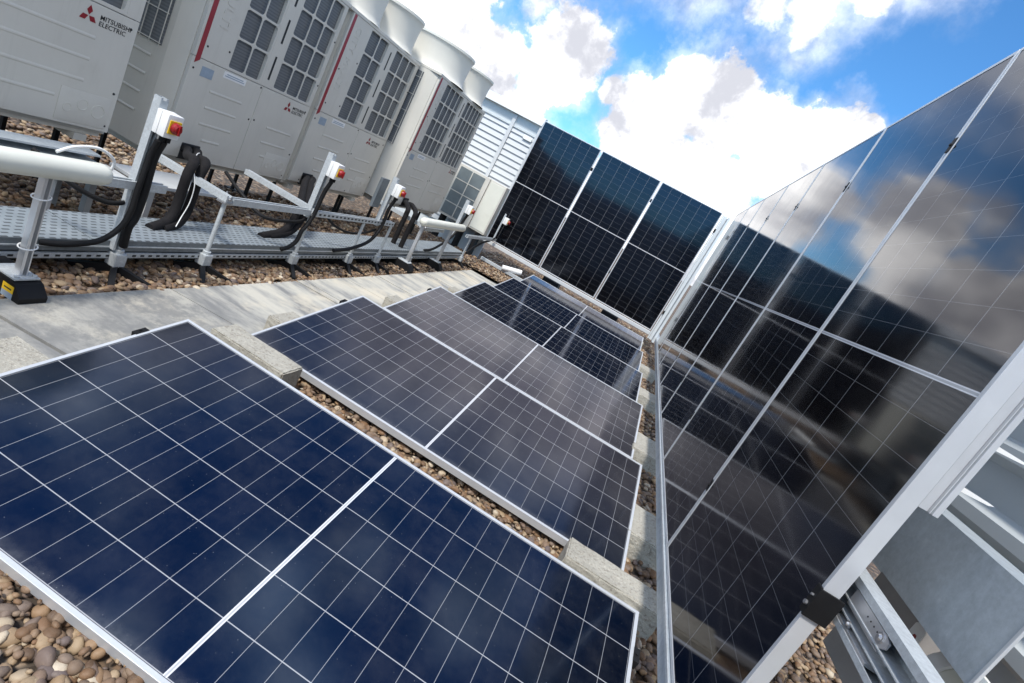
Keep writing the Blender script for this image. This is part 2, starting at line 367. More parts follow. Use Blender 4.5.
def tag(o, label=None, cat=None, group=None, kind=None):
    for k, v in (('label', label), ('category', cat), ('group', group), ('kind', kind)):
        if v: o[k] = v
    return o
def thing(name, label, cat, loc=(0, 0, 0), group=None):
    o = D.objects.new(name, None); o.empty_display_size = 0.1; COL.objects.link(o); o.location = loc
    return tag(o, label, cat, group)
def bez(pts, n=10):
    """smooth path through points (Catmull-Rom)"""
    P = [Vector(p) for p in pts]; P = [P[0]*2-P[1]] + P + [P[-1]*2-P[-2]]; out = []
    for i in range(1, len(P)-2):
        for k in range(n):
            x = k/n; a, b_, c_, d_ = P[i-1:i+3]
            out.append(0.5*((2*b_)+(c_-a)*x+(2*a-5*b_+4*c_-d_)*x*x+(3*b_-a-3*c_+d_)*x**3))
    out.append(P[-2]); return out

# ------------------------------------------------------------------ setting: roof, gravel, paving
g = MB(); S = 400
g.add([(-S, -S, 0), (S, -S, 0), (S, S, 0), (-S, S, 0)], [(0, 1, 2, 3)])
tag(g.build('ground', MT['bed']), kind='structure')
g = MB(); g.add([(-2.4, -2.4, 0.066), (2.6, -2.4, 0.066), (2.6, -0.86, 0.066), (-1.93, -0.86, 0.066), (-1.93, 6.3, 0.066), (2.6, 6.3, 0.066), (-3.0, 6.3, 0.05), (-3.3, 11, 0.066), (2.6, 11, 0.066), (-2.4, -0.86, 0.066), (2.6, -0.86, 0.066)],
      [(0, 1, 2, 3, 9), (3, 2, 5, 4), (6, 4, 5, 8, 7)])
tag(g.build('ground', MT['bed']), kind='structure')

def pebbles(regions):
    def ico(sub):
        bm = bmesh.new(); bmesh.ops.create_icosphere(bm, subdivisions=sub, radius=1)
        v = np.array([q.co[:] for q in bm.verts]); fcs = np.array([[a.index for a in fc.verts] for fc in bm.faces]); bm.free(); return v, fcs
    VV, FF, off = [], [], 0
    for (x0, x1, y0, y1, dens, sub, size, zb) in regions:
        bv, bf = ico(sub)
        n = int((x1-x0)*(y1-y0)*dens)
        kinds = []
        for k in range(14):
            q = bv.copy()
            for _ in range(3):
                dv = rng.normal(size=3); dv /= np.linalg.norm(dv)
                q *= (1 + rng.uniform(-.25, .25)*np.maximum(0, bv@dv)**2)[:, None]
            for _ in range(4):                      # worn flat sides
                dv = rng.normal(size=3); dv /= np.linalg.norm(dv); lim = rng.uniform(.55, .85); h = q@dv
                q -= np.outer(np.maximum(0, h-lim)*0.75, dv)
            kinds.append(q)
        P = np.stack([rng.uniform(x0, x1, n), rng.uniform(y0, y1, n), rng.uniform(0.000, 0.026, n)+zb], 1)
        for i in range(n):
            a = size*rng.uniform(.65, 1.3); sc = np.array([a*rng.uniform(.9, 1.5), a*rng.uniform(.75, 1.05), a*rng.uniform(.5, .8)])
            an = rng.uniform(0, 6.28); ti = rng.normal(0, .5); ca, sa = math.cos(an), math.sin(an); ct, st = math.cos(ti), math.sin(ti)
            Rm = np.array([[ca, -sa, 0], [sa, ca, 0], [0, 0, 1]]) @ np.array([[1, 0, 0], [0, ct, -st], [0, st, ct]])
            VV.append((kinds[i % 14]*sc) @ Rm.T + P[i]); FF.append(bf+off); off += len(bv)
    V = np.concatenate(VV).astype(np.float32); F = np.concatenate(FF).astype(np.int32)
    me = D.meshes.new('gravel'); me.vertices.add(len(V)); me.vertices.foreach_set('co', V.ravel())
    me.loops.add(F.size); me.loops.foreach_set('vertex_index', F.ravel())
    me.polygons.add(len(F)); me.polygons.foreach_set('loop_start', np.arange(0, F.size, 3, dtype=np.int32))
    me.polygons.foreach_set('use_smooth', np.ones(len(F), bool))
    me.update(calc_edges=True); me.materials.append(MT['pebble'])
    o = D.objects.new('gravel', me); COL.objects.link(o)
    tag(o, 'loose brown river pebbles spread over the roof', 'gravel', kind='stuff')
PZ = 0.066
pebbles([(-2.35, -0.8, -1.5, -0.80, 2300, 2, 0.0168, PZ), (-2.35, -0.8, -1.5, -0.80, 1500, 1, 0.008, PZ+0.006), (-1.9, 0.05, 0.15, 0.75, 1200, 1, 0.008, PZ), (-3.05, -2.78, -0.7, 4.0, 1200, 1, 0.009, 0.008), (-1.9, 0.05, 0.15, 0.75, 1500, 2, 0.0175, PZ-0.004), (-0.12, 0.34, -0.75, 1.9, 1500, 2, 0.018, PZ),
         (-0.12, 0.34, 1.9, 7.4, 1000, 1, 0.019, PZ), (0.34, 1.7, -0.6, 1.9, 900, 1, 0.019, PZ),
         (-3.12, -2.78, -0.7, 2.2, 2000, 2, 0.018, 0.004), (-3.05, -2.78, 2.2, 7.5, 1100, 1, 0.020, 0.004),
         (-4.6, -3.12, -0.6, 3.2, 1000, 1, 0.020, 0), (-4.6, -3.12, 3.2, 7.6, 700, 1, 0.021, 0), (-6.6, -4.6, 1.0, 3.2, 450, 1, 0.022, 0),
         (-3.0, 0.1, 6.30, 7.75, 1100, 1, 0.018, PZ-0.004), (-3.3, 0.3, 7.75, 9.6, 900, 1, 0.019, PZ-0.004)])

# paving band of concrete slabs
p = MB(); y = -1.9
joints = [-1.9, -0.86, -0.12, 0.80, 1.93, 2.02, 2.62, 3.22, 3.82, 4.42, 5.02, 5.62, 6.2]
for a, b2 in zip(joints[:-1], joints[1:]):
    dz = random.uniform(-0.003, 0.003); sk = 0.09
    poly = [(-2.785, a+0.007), (-1.95, a+0.007+sk), (-1.95, b2-0.007+sk), (-2.785, b2-0.007)]
    p.prism(poly, 'z', -0.02, 0.035+dz)
tag(p.build('path', MT['paving']), kind='structure')
q = MB(); q.box(-2.783, -1.952, -1.89, 6.28, -0.015, 0.012); tag(q.build('path_bed', MT['joint']), kind='structure')

# ------------------------------------------------------------------ solar panels
def panel_meshes(depth):
    fr = MB(); lip = 0.013; top = 0.0015
    hx = PL/2
    # four frame bars, mitre butted: long bars full length, short bars between
    fr.box(-hx, hx, 0, lip, -depth, top, 0.0012); fr.box(-hx, hx, PW-lip, PW, -depth, top, 0.0012)
    fr.box(-hx, -hx+lip, lip, PW-lip, -depth, top-0.0002, 0.0012); fr.box(hx-lip, hx, lip, PW-lip, -depth, top-0.0002, 0.0012)
    # return flanges at the back
    fr.box(-hx+0.002, hx-0.002, lip, 0.032, -depth+0.0005, -depth+0.0025); fr.box(-hx+0.002, hx-0.002, PW-0.032, PW-lip, -depth+0.0005, -depth+0.0025)
    gl = MB(); gl.mat(0)
    x0, x1, y0, y1, z0, z1 = -hx+lip, hx-lip, lip, PW-lip, -0.006, -0.0008
    v = [(x, y_, z) for z in (z0, z1) for y_ in (y0, y1) for x in (x0, x1)]
    gl.add(v, [(4, 5, 7, 6), (0, 1, 5, 4), (2, 6, 7, 3), (0, 4, 6, 2), (1, 3, 7, 5)]); gl.mat(1).add(v, [(0, 2, 3, 1)])
    return fr, gl
_f, _g = panel_meshes(0.035)
frame_src = _f.build('frame', MT['alu']); COL.objects.unlink(frame_src)
glass_src = _g.build('glass', [MT['pv_floor'], MT['backsheet']]); COL.objects.unlink(glass_src)
glass_wall = _g.build('glass', [MT['pv_wall'], MT['backsheet']]); COL.objects.unlink(glass_wall)
def clamp_mb(x, y, top=True, long=0.052):
    c = MB(); hl = long/2 if top else 0.011; hw = 0.012 if top else 0.028
    c.box(x-hl, x+hl, y-hw, y+hw, -0.03, 0.004, 0.001); c.lathe((x, y, 0.004), [(0.0, 0.005), (0.005, 0.005), (0.005, 0)], 10); return c
def solar_panel(label, mw, group, glass, clamps=(), pieces=None):
    o = thing('solar_panel', label, 'solar panel', group=group); o.matrix_world = mw
    for src in (frame_src, glass): 
        c = src.copy(); COL.objects.link(c); c.parent = o
    for (x, y) in clamps:
        clamp_mb(x, y, abs(x) < PL/2-0.01).build('clamp', MT['black'], o)
    return o
def basis(X, Y, Z, loc):
    return Matrix(((X[0], Y[0], Z[0], loc[0]), (X[1], Y[1], Z[1], loc[1]), (X[2], Y[2], Z[2], loc[2]), (0, 0, 0, 1)))
XF = -1.0869
FY = [-0.834, 0.613, 2.053, 3.515, 4.987, 6.44]; FZ = [0.125, 0.149, 0.166, 0.174, 0.173, 0.173]; FT = [9.34, 8.26, 6.92, 5.5, 5.39, 5.3]
FL = ['nearest flat solar panel, deep blue with dusty front edge above pebbles', 'second flat solar panel from the camera, behind the first pebble gap with blocks',
      'third flat solar panel, pale greyish from reflected cloud, beside concrete paving', 'fourth flat solar panel, first of the blackish ones behind the pale grey panel',
      'fifth flat solar panel, dark, between the fourth and the rearmost one', 'rearmost flat solar panel lying just before the upright back row']
HX = PL/2
for i in range(6):
    th = R(FT[i])
    mw = basis((1, 0, 0), (0, math.cos(th), math.sin(th)), (0, -math.sin(th), math.cos(th)), (XF, FY[i], FZ[i]))
    cl = ([(-HX-0.008, PW*0.80), (HX+0.010, PW*0.82)] if i == 0 else [(-HX-0.008, PW*0.80)]) if i < 3 else []
    solar_panel(FL[i], mw, 'flat solar panels in rows on the roof', glass_src, cl)
# right wall of upright panels, facing the gravel roof
RY0, RYAW, RP = -0.4924, R(0.9005), 1.0457
rx, ry = math.sin(RYAW), math.cos(RYAW)
RL = ['nearest upright solar panel on the right wall, its raw frame edge facing the camera', 'second upright panel on the right wall, beside the nearest one, mirroring clouds',
      'third upright panel on the right wall counted from the camera', 'fourth upright panel on the right wall counted from the camera',
      'fifth upright panel on the right wall, third from the inner corner', 'sixth upright panel on the right wall, next to the corner panel', 'upright panel of the right wall nearest the inner corner']
for k in range(7):
    mw = basis((0, 0, 1), (rx, ry, 0), (-ry, rx, 0), (k*RP*rx, RY0+k*RP*ry, 1.45))
    cl = []
    if k < 6: cl = [(0.72, PW+0.004), (-0.72, PW+0.004)]
    o = solar_panel(RL[k], mw, 'upright solar panels on the right wall', glass_wall, cl)
    if k == 0:
        c = MB(); c.box(-0.55, -0.48, -0.004, 0.018, 0.0022, 0.007, 0.001); c.box(-0.552, -0.482, -0.007, -0.0015, -0.046, 0.007, 0.001)
        ec = c.build('end_clamp', MT['black'], o)
        for (cx_, cy_, rr) in ((-0.528, 0.006, 0.0055), (-0.505, 0.004, 0.003)):
            c = MB(); c.lathe((cx_, cy_, 0.007), [(0.0, 0.005), (rr, 0.005), (rr, 0)], 8); c.build('bolt', MT['steel'], ec)
# back wall of upright panels
BL = ['upright back row solar panel in the corner, right of the other two', 'middle one of the three upright panels in the back row', 'left upright panel of the back row, beside the white louvred wall']
for k in range(3):
    mw = basis((0, 0, 1), (-1, 0, 0), (0, -1, 0), (-0.0083-k*1.0614, 7.5248, 1.471))
    solar_panel(BL[k], mw, 'upright solar panels of the back row', glass_wall, [(0.72, PW+0.011), (-0.55, PW+0.011)] if k < 2 else [(0.72, -0.0)])

# ------------------------------------------------------------------ right wall steelwork
bc = thing('base_channel', 'long galvanised base channel along the foot of the right panel wall', 'steel channel', (0, RY0, 0.3)); bc.rotation_euler.z = -RYAW
O = (0, RY0, 0.3); c = MB()
for (a, b2) in ((-0.50, 1.395), (1.399, 4.4), (4.404, 7.95)):
    c.prism([(-0.006, 0.338), (-0.002, 0.338), (-0.002, 0.394), (0.05, 0.394), (0.05, 0.398), (-0.006, 0.398)], 'y', a, b2)
c.build('channel', MT['galv'], bc, O)
c = MB(); c.box(-0.010, -0.0065, -0.50, 7.95, 0.386, 0.3985); c.build('lip', MT['galv_light'], bc, O)
for yy in ():
    c = MB(); c.prism([(yy-0.05, 0.337), (yy+0.30, 0.337), (yy+0.05, 0.07), (yy-0.02, 0.07)], 'x', 0.045, 0.049); c.build('gusset', MT['galv'], bc, O)
b_ = thing('steel_beam', 'wide galvanised beam behind the nearest upright panel, low at right', 'steel beam', (0.2, -0.6, 1.0)); b_.rotation_euler.z = -RYAW
bm_ = MB(); o = (0.2, -0.6, 1.0)
bm_.box(0.2, 0.204, -0.632, 7.3, 1.002, 1.198); bm_.box(0.2042, 0.275, -0.632, 7.3, 1.194, 1.198); bm_.box(0.2042, 0.275, -0.632, 7.3, 1.002, 1.006)
bm_.box(0.2715, 0.275, -0.632, 7.3, 1.176, 1.1938)
bm_.build('web', MT['galv'], b_, o)
e = MB(); e.box(0.1985, 0.2045, -0.640, -0.6325, 1.002, 1.198, 0.001); e.build('end_trim', MT['alu'], b_, o)
# vertical mounting post behind the near edge of the wall, and the mounting rails
pst = MB(); pst.box(0.046, 0.064, -0.474, -0.452, 1.212, 2.44); pst.box(0.0645, 0.0665, -0.482, -0.44, 1.212, 2.44); pst.box(0.067, 0.079, -0.488, -0.44, 1.212, 2.44, 0.001)
tag(pst.build('mounting_post', MT['alu'], None, (0.06, -0.47, 0.05)), 'slim aluminium post right behind the nearest upright panel edge', 'post')
def rail(y0, y1, z, lab, xs=0.05):
    t_ = thing('mounting_rail', lab, 'rail', (0.12, y0, z), None)
    m_ = MB(); xa, xb = 0.048, 0.092
    m_.prism([(xa, z+0.097), (xa, z+0.080), (xa+0.003, z+0.080), (xa+0.003, z+0.094), (xb-0.003, z+0.094), (xb-0.003, z+0.050), (xa, z+0.050), (xa, z+0.047), (xb-0.003, z+0.047),
              (xb-0.003, z+0.026), (xa, z+0.026), (xa, z+0.023), (xb-0.003, z+0.023), (xb-0.003, z-0.005), (xa+0.003, z-0.005), (xa+0.003, z+0.005), (xa, z+0.005), (xa, z-0.008), (xb, z-0.008), (xb, z+0.097)], 'y', y0, y1)
    m_.build('profile', MT['galv_light'], t_, (0.12, y0, z)); t_.rotation_euler.z = -RYAW
    return t_
t_ = rail(-0.95, 7.3, 0.925, 'double aluminium rail held by the black clamp at lower right')
sp = MB()
sp.prism([(-0.48, 0.970), (-0.595, 0.966), (-0.634, 0.976), (-0.646, 0.984), (-0.646, 0.998), (-0.63, 1.003), (-0.48, 1.003)], 'x', 0.0495, 0.0535)
sp.build('splice_plate', MT['alu_raw'], t_, (0.12, -0.95, 0.925))
sp = MB(); sp.prism([(0.049, 0.930), (0.049, 0.936), (0.056, 0.939), (0.078, 0.944), (0.078, 0.962), (0.056, 0.966), (0.050, 0.966), (0.050, 0.969), (0.082, 0.969), (0.082, 0.930)], 'y', -0.633, -0.48)
sp.build('splice_plate', MT['alu_raw'], t_, (0.12, -0.95, 0.925))
for yy, zz, rr in ((-0.620, 0.989, 0.0075), (-0.53, 0.945, 0.005)):
    bo = MB(); bo.lathe((0.0493, yy, zz), [(0.0, -0.006), (rr*0.6, -0.006), (rr, -0.002), (rr*1.5, -0.002), (rr*1.5, 0.002)], 10, 'x'); bo.build('bolt', MT['steel'], t_, (0.12, -0.95, 0.925))
for k in range(4):
    bo = MB(); bo.lathe((0.0494, -0.558-k*0.0155, 0.990), [(0.0, -0.0008), (0.0018, -0.0008), (0.0018, 0.001)], 8, 'x'); bo.build('hole_disc', MT['dark'], t_, (0.12, -0.95, 0.925))  # dark discs standing in for the shade of tiny holes in the plate
# things in the cavity
bx = MB(); bx.box(0.30, 0.36, -0.335, -0.10, 0.70, 0.985, 0.004)
tag(bx.build('junction_box', simple('dull_grey_box', (0.34, 0.325, 0.32), 0.6), None, (0.33, -0.26, 0.74)), 'dull grey box tucked below the wide galvanised beam', 'junction box')
bt = thing('battery_tray', 'small white hexagonal tag with red mark beneath the beam', 'tag', (0.26, -0.47, 0.9))
hx_ = MB(); hx_.prism([(-0.405, 0.935), (-0.382, 0.925), (-0.362, 0.94), (-0.362, 0.97), (-0.38, 0.985), (-0.402, 0.97)], 'x', 0.262, 0.265); hx_.build('plate', MT['white'], bt, (0.26, -0.47, 0.9))
hx_ = MB(); hx_.lathe((0.2608, -0.386, 0.947), [(0.0, 0), (0.006, 0), (0.006, 0.001)], 6, 'x'); hx_.build('mark', MT['red'], bt, (0.26, -0.47, 0.9))
bt.name = 'warning_tag'
pp = thing('drain_pipe', 'short cream pipe end under the galvanised beam at lower right', 'pipe', (0.3, -0.5, 0.92))
q = MB(); q.tube([(0.31, -0.47, 0.93), (0.31, -1.2, 0.93)], 0.055, 20); q.build('pipe', MT['cream'], pp, (0.3, -0.5, 0.92), True)
q = MB(); q.lathe((0.31, -0.47, 0.93), [(0.056, -0.03), (0.062, -0.03), (0.062, 0.012), (0.046, 0.012), (0.046, -0.02)], 24, 'y'); q.build('collar', MT['white'], pp, (0.3, -0.5, 0.92), True)
# cladding behind the right wall: trapezoidal sheets laid across
cw = thing('cladding_wall', 'grey profiled metal wall standing behind the right solar panels', 'wall', (0.5, 3, 0))
sh_ = MB(); z = 0.86; prof = []
while z < 1.65:
    prof += [(0.52, z), (0.52, z+0.105), (0.475, z+0.13), (0.475, z+0.165), (0.52, z+0.19)]; z += 0.19
outl = prof + [(0.56, prof[-1][1]), (0.56, prof[0][1])]
sh_.prism(outl, 'y', -2.2, 8.6); sh_.build('sheeting', MT['siding_grey'], cw, (0.5, 3, 0))
for yy in (-2.0, 1.6, 4.8, 8.0):
    sh_ = MB(); sh_.box(0.563, 0.62, yy-0.03, yy+0.03, 0.0, prof[-1][1]); sh_.build('support_post', MT['galv'], cw, (0.5, 3, 0))
sh_ = MB(); sh_.box(0.44, 0.62, -2.2, 8.6, prof[-1][1], prof[-1][1]+0.05, 0.004); sh_.build('cap', MT['siding_grey'], cw, (0.5, 3, 0))
for (yy, zz) in ((-0.452, 1.275), (-0.452, 1.375), (-0.452, 1.475)):
    tb = MB(); tb.prism([(0.08, zz), (0.155, zz+0.003), (0.165, zz+0.007), (0.08, zz+0.012)], 'y', yy, yy+0.02)
    tb.build('bracket', MT['white'], D.objects['mounting_post'], (0.06, -0.47, 0.05))
# end screen behind the camera closes the roof enclosure
ew = thing('screen_wall', 'grey profiled screen wall closing the roof behind the viewer', 'wall', (-2.5, -5, 0))
q = MB(); x = -7.5; pr = []
while x < 0.9: pr += [(x, -5.0), (x+0.12, -5.0), (x+0.145, -5.035), (x+0.175, -5.035), (x+0.2, -5.0)]; x += 0.2
q.prism(pr+[(pr[-1][0], -5.08), (pr[0][0], -5.08)], 'z', 0.0, 2.6); q.build('sheeting', MT['siding_grey'], ew, (-2.5, -5, 0))
q = MB(); q.box(-7.55, 0.95, -5.12, -4.96, 2.601, 2.66, 0.004); q.build('cap', MT['siding_grey'], ew, (-2.5, -5, 0))

# ------------------------------------------------------------------ corner trims and the foot of the back row
ct = thing('corner_post', 'bright grey corner post where back row meets right wall', 'post', (0.05, 7.4, 0.3))
q = MB(); q.box(0.005, 0.025, 7.47, 7.50, 0.30, 2.50, 0.002); q.box(0.03, 0.075, 7.44, 7.50, 0.30, 2.49, 0.003); q.box(0.080, 0.115, 7.25, 7.50, 0.30, 2.47, 0.002)
q.build('profile', MT['siding_grey'], ct, (0.05, 7.4, 0.3))
for zz in (0.75, 2.2):
    q = MB(); q.box(0.002, 0.03, 7.455, 7.469, zz, zz+0.06, 0.002); q.build('clip', MT['black'], ct, (0.05, 7.4, 0.3))
q = MB(); q.box(-3.3, 0.0, 7.46, 7.52, 0.355, 0.41, 0.003)
tag(q.build('bottom_rail', MT['siding'], None, (-1.6, 7.5, 0.35)), 'white rail under the bottom edge of the upright back row', 'rail')
q = MB(); q.box(-3.0, -1.6, 7.18, 7.23, 0.10, 0.15, 0.003)
tag(q.build('loose_rail', MT['galv_light'], None, (-2.3, 7.2, 0.1)), 'thin bright rail lying on pebbles left of the rearmost flat panel', 'rail')
q = MB(); q.tube([(-2.60, 7.16, 0.16), (-2.30, 7.30, 0.22)], 0.045, 16); 
tag(q.build('white_pipe', MT['white'], None, (-2.1, 7.15, 0.16), True), 'short white pipe lying behind the fifth and rearmost flat panels', 'pipe')
for k, (x, lab) in enumerate(((-1.86, 'black ballast foot under the back row, left of its twin'), (-0.70, 'black ballast foot under the back row, near the corner'))):
    q = MB(); q.prism([(7.70, 0.0), (8.10, 0.0), (8.10, 0.36), (8.02, 0.36), (7.80, 0.30), (7.70, 0.10)], 'x', x-0.15, x+0.15)
    tag(q.build('ballast_foot', MT['black'], None, (x, 7.43, 0)), lab, 'support foot', 'black feet below the back row')
for k, (x, lab) in enumerate(((-1.2, 'pale ballast block below the middle back row panel'), (-0.25, 'pale ballast block at the corner end of the back row'))):
    q = MB(); q.box(x-0.25, x+0.25, 7.36, 7.55, 0.0, 0.2, 0.006)
    tag(q.build('concrete_block', MT['block'], None, (x, 7.45, 0)), lab, 'concrete block', 'concrete ballast blocks')

# ------------------------------------------------------------------ ballast blocks between the flat panels
def block(x0, x1, y0, y1, z0, z1, lab, rz=0):
    cx, cy = (x0+x1)/2, (y0+y1)/2
    bm = bmesh.new(); bmesh.ops.create_cube(bm, size=1)
    for v in bm.verts: v.co = Vector((v.co.x*(x1-x0), v.co.y*(y1-y0), (v.co.z+.5)*(z1-z0)))
    bmesh.ops.bevel(bm, geom=bm.edges[:], offset=0.006, segments=2, affect='EDGES')
    bmesh.ops.subdivide_edges(bm, edges=[e for e in bm.edges if e.calc_length() > 0.05], cuts=7, use_grid_fill=True)
    for v in bm.verts: v.co += Vector([random.uniform(-1, 1)*0.0016 for _ in range(3)])
    me = D.meshes.new('concrete_block'); bm.to_mesh(me); bm.free(); me.materials.append(MT['block'])
    o = D.objects.new('concrete_block', me); COL.objects.link(o); o.location = (cx, cy, z0); o.rotation_euler.z = rz
    tag(o, lab, 'concrete block', 'concrete ballast blocks')
block(-2.17, -1.76, 0.39, 0.545, 0.0, 0.205, 'speckled concrete block in the pebble gap beside the paving, left end')
block(-0.325, 0.12, 0.40, 0.565, 0.06, 0.205, 'long concrete block at the right corner of the nearest flat panel')
block(-0.06, 0.20, 0.945, 1.30, 0.06, 0.20, 'concrete block at the right edge of the second flat panel')
block(-0.06, 0.20, 2.20, 2.62, 0.06, 0.20, 'concrete block in the right channel beside the third flat panel')
block(-0.06, 0.20, 3.86, 4.20, 0.06, 0.20, 'concrete block in the right channel beside the fourth flat panel')
block(-0.06, 0.20, 5.32, 5.62, 0.06, 0.19, 'concrete block in the right channel beside the fifth flat panel')
block(-2.42, -2.0, -0.42, -0.22, 0.03, 0.11, 'brownish concrete block peeking out under the nearest panel left edge')
block(-2.30, -1.9, 0.98, 1.2, 0.03, 0.13, 'concrete block peeking from under the second panel on the paving')
block(-2.30, -1.9, 2.42, 2.62, 0.03, 0.14, 'concrete block peeking from under the third panel on the paving')
block(-2.30, -1.9, 3.9, 4.1, 0.03, 0.14, 'concrete block peeking from under the fourth panel on the paving')

# ------------------------------------------------------------------ back louvred wall
lw = thing('louvred_wall', 'white louvred metal wall left of the upright back row', 'wall', (-4.5, 7.7, 0)); O = (-4.5, 7.7, 0)
q = MB()
z = 0.25
while z < 2.16:
    q.prism([(7.70, z), (7.675, z), (7.70-0.004, z+0.098), (7.70, z+0.098)], 'x', -7.2, -3.725)
    q.prism([(7.70, z), (7.675, z), (7.70-0.004, z+0.098), (7.70, z+0.098)], 'x', -3.655, -3.205); z += 0.1
q.build('louvre_boards', MT['siding'], lw, O)
q = MB(); q.box(-7.2, -3.20, 7.705, 7.74, 0.0, 2.30); q.build('backing', MT['siding_grey'], lw, O)
q = MB(); q.box(-7.2, -3.20, 7.668, 7.70, 2.225, 2.245, 0.003); q.box(-7.2, -3.20, 7.69, 7.70, 2.25, 2.44); q.build('fascia', MT['siding_grey'], lw, O)
q = MB(); q.prism([(7.60, 2.425), (7.78, 2.425), (7.78, 2.58), (7.64, 2.552)], 'x', -7.2, -3.20); q.build('cap', MT['siding'], lw, O)
q = MB(); q.box(-3.72, -3.66, 7.655, 7.70, 0.3, 2.41, 0.003); q.build('cover_strip', MT['siding'], lw, O)
q = MB(); q.box(-3.225, -3.195, 7.62, 7.70, 0.3, 2.46, 0.003); q.build('corner_trim', MT['siding'], lw, O)
q = MB(); q.box(-3.42, -3.26, 7.655, 7.668, 2.13, 2.2, 0.003); q.build('label_plate', MT['white'], lw, O)

# ------------------------------------------------------------------ outdoor air conditioning units
def coil_mat():
    m, t, b = mat('coil_fins'); co = objco(t)
    s = N(t, 'ShaderNodeSeparateXYZ'); t.links.new(co, s.inputs[0])
    fr_ = MA(t, 'FRACT', MA(t, 'MULTIPLY', s.outputs[2], 1/0.022))
    k = smooth(t, fr_, 0.25, 0.6, 0, 1)
    c = mixc(t, k, (0.115, 0.122, 0.13), (0.165, 0.175, 0.185))
    c = mixc(t, smooth(t, noise(t, co, 9, 6), 0.4, 0.7, 0, 0.5), c, (0.12, 0.128, 0.135))
    t.links.new(c, b.inputs['Base Color']); b.inputs['Roughness'].default_value = 0.6; b.inputs['Metallic'].default_value = 0.1
    return m
MT['coil'] = coil_mat()
def text(body, mw, size, m, parent, ext=0.0006, name='lettering', bold=0.0, spacing=1.0, align='LEFT'):
    cu = D.curves.new(name, 'FONT'); cu.body = body; cu.size = size; cu.extrude = ext; cu.offset = bold; cu.space_character = spacing; cu.align_x = align
    cu.space_line = 0.8
    tmp = D.objects.new(name, cu); COL.objects.link(tmp); bpy.context.view_layer.update()
    me = D.meshes.new_from_object(tmp.evaluated_get(bpy.context.evaluated_depsgraph_get())); D.objects.remove(tmp); D.curves.remove(cu)
    me.name = name; me.materials.clear(); me.materials.append(m)
    o = D.objects.new(name, me); COL.objects.link(o); o.parent = parent; o.matrix_local = mw; return o
def emblem(parent, O, x, y, z, s):
    """three diamonds meeting at a point on a face looking to +x, and the two lines of lettering"""
    q = MB()
    for an in (90, 210, 330):
        a = R(an); ax_ = Vector((0, math.cos(a), math.sin(a))); pr_ = Vector((0, -math.sin(a), math.cos(a)))
        c0 = Vector((x+0.0008, y, z)); L_ = s*0.5
        pts = [c0+ax_*0.03*s, c0+ax_*(L_*0.53)+pr_*(L_*0.31), c0+ax_*L_*1.06, c0+ax_*(L_*0.53)-pr_*(L_*0.31)]
        v = pts + [pt+Vector((0.0012, 0, 0)) for pt in pts]
        q.add(v, [(0, 1, 2, 3), (7, 6, 5, 4), (0, 4, 5, 1), (1, 5, 6, 2), (2, 6, 7, 3), (3, 7, 4, 0)])
    q.build('emblem', MT['logo_red'], parent, O)
    for ln, dz in (('MITSUBISHI', 0.04*s), ('ELECTRIC', -0.29*s)):
        text(ln, basis((0, 1, 0), (0, 0, 1), (1, 0, 0), (x+0.001-O[0], y+0.62*s-O[1], z+dz-0.02*s-O[2])), s*0.35, MT['ink'], parent, 0.0005, 'lettering', s*0.0035, 1.06)
_s = MB(); _s.lathe((0.0002, 0, 0), [(0.0, 0.004), (0.007, 0.003), (0.008, 0)], 8, 'x'); screw_src = _s.build('screw', MT['dark']); COL.objects.unlink(screw_src)
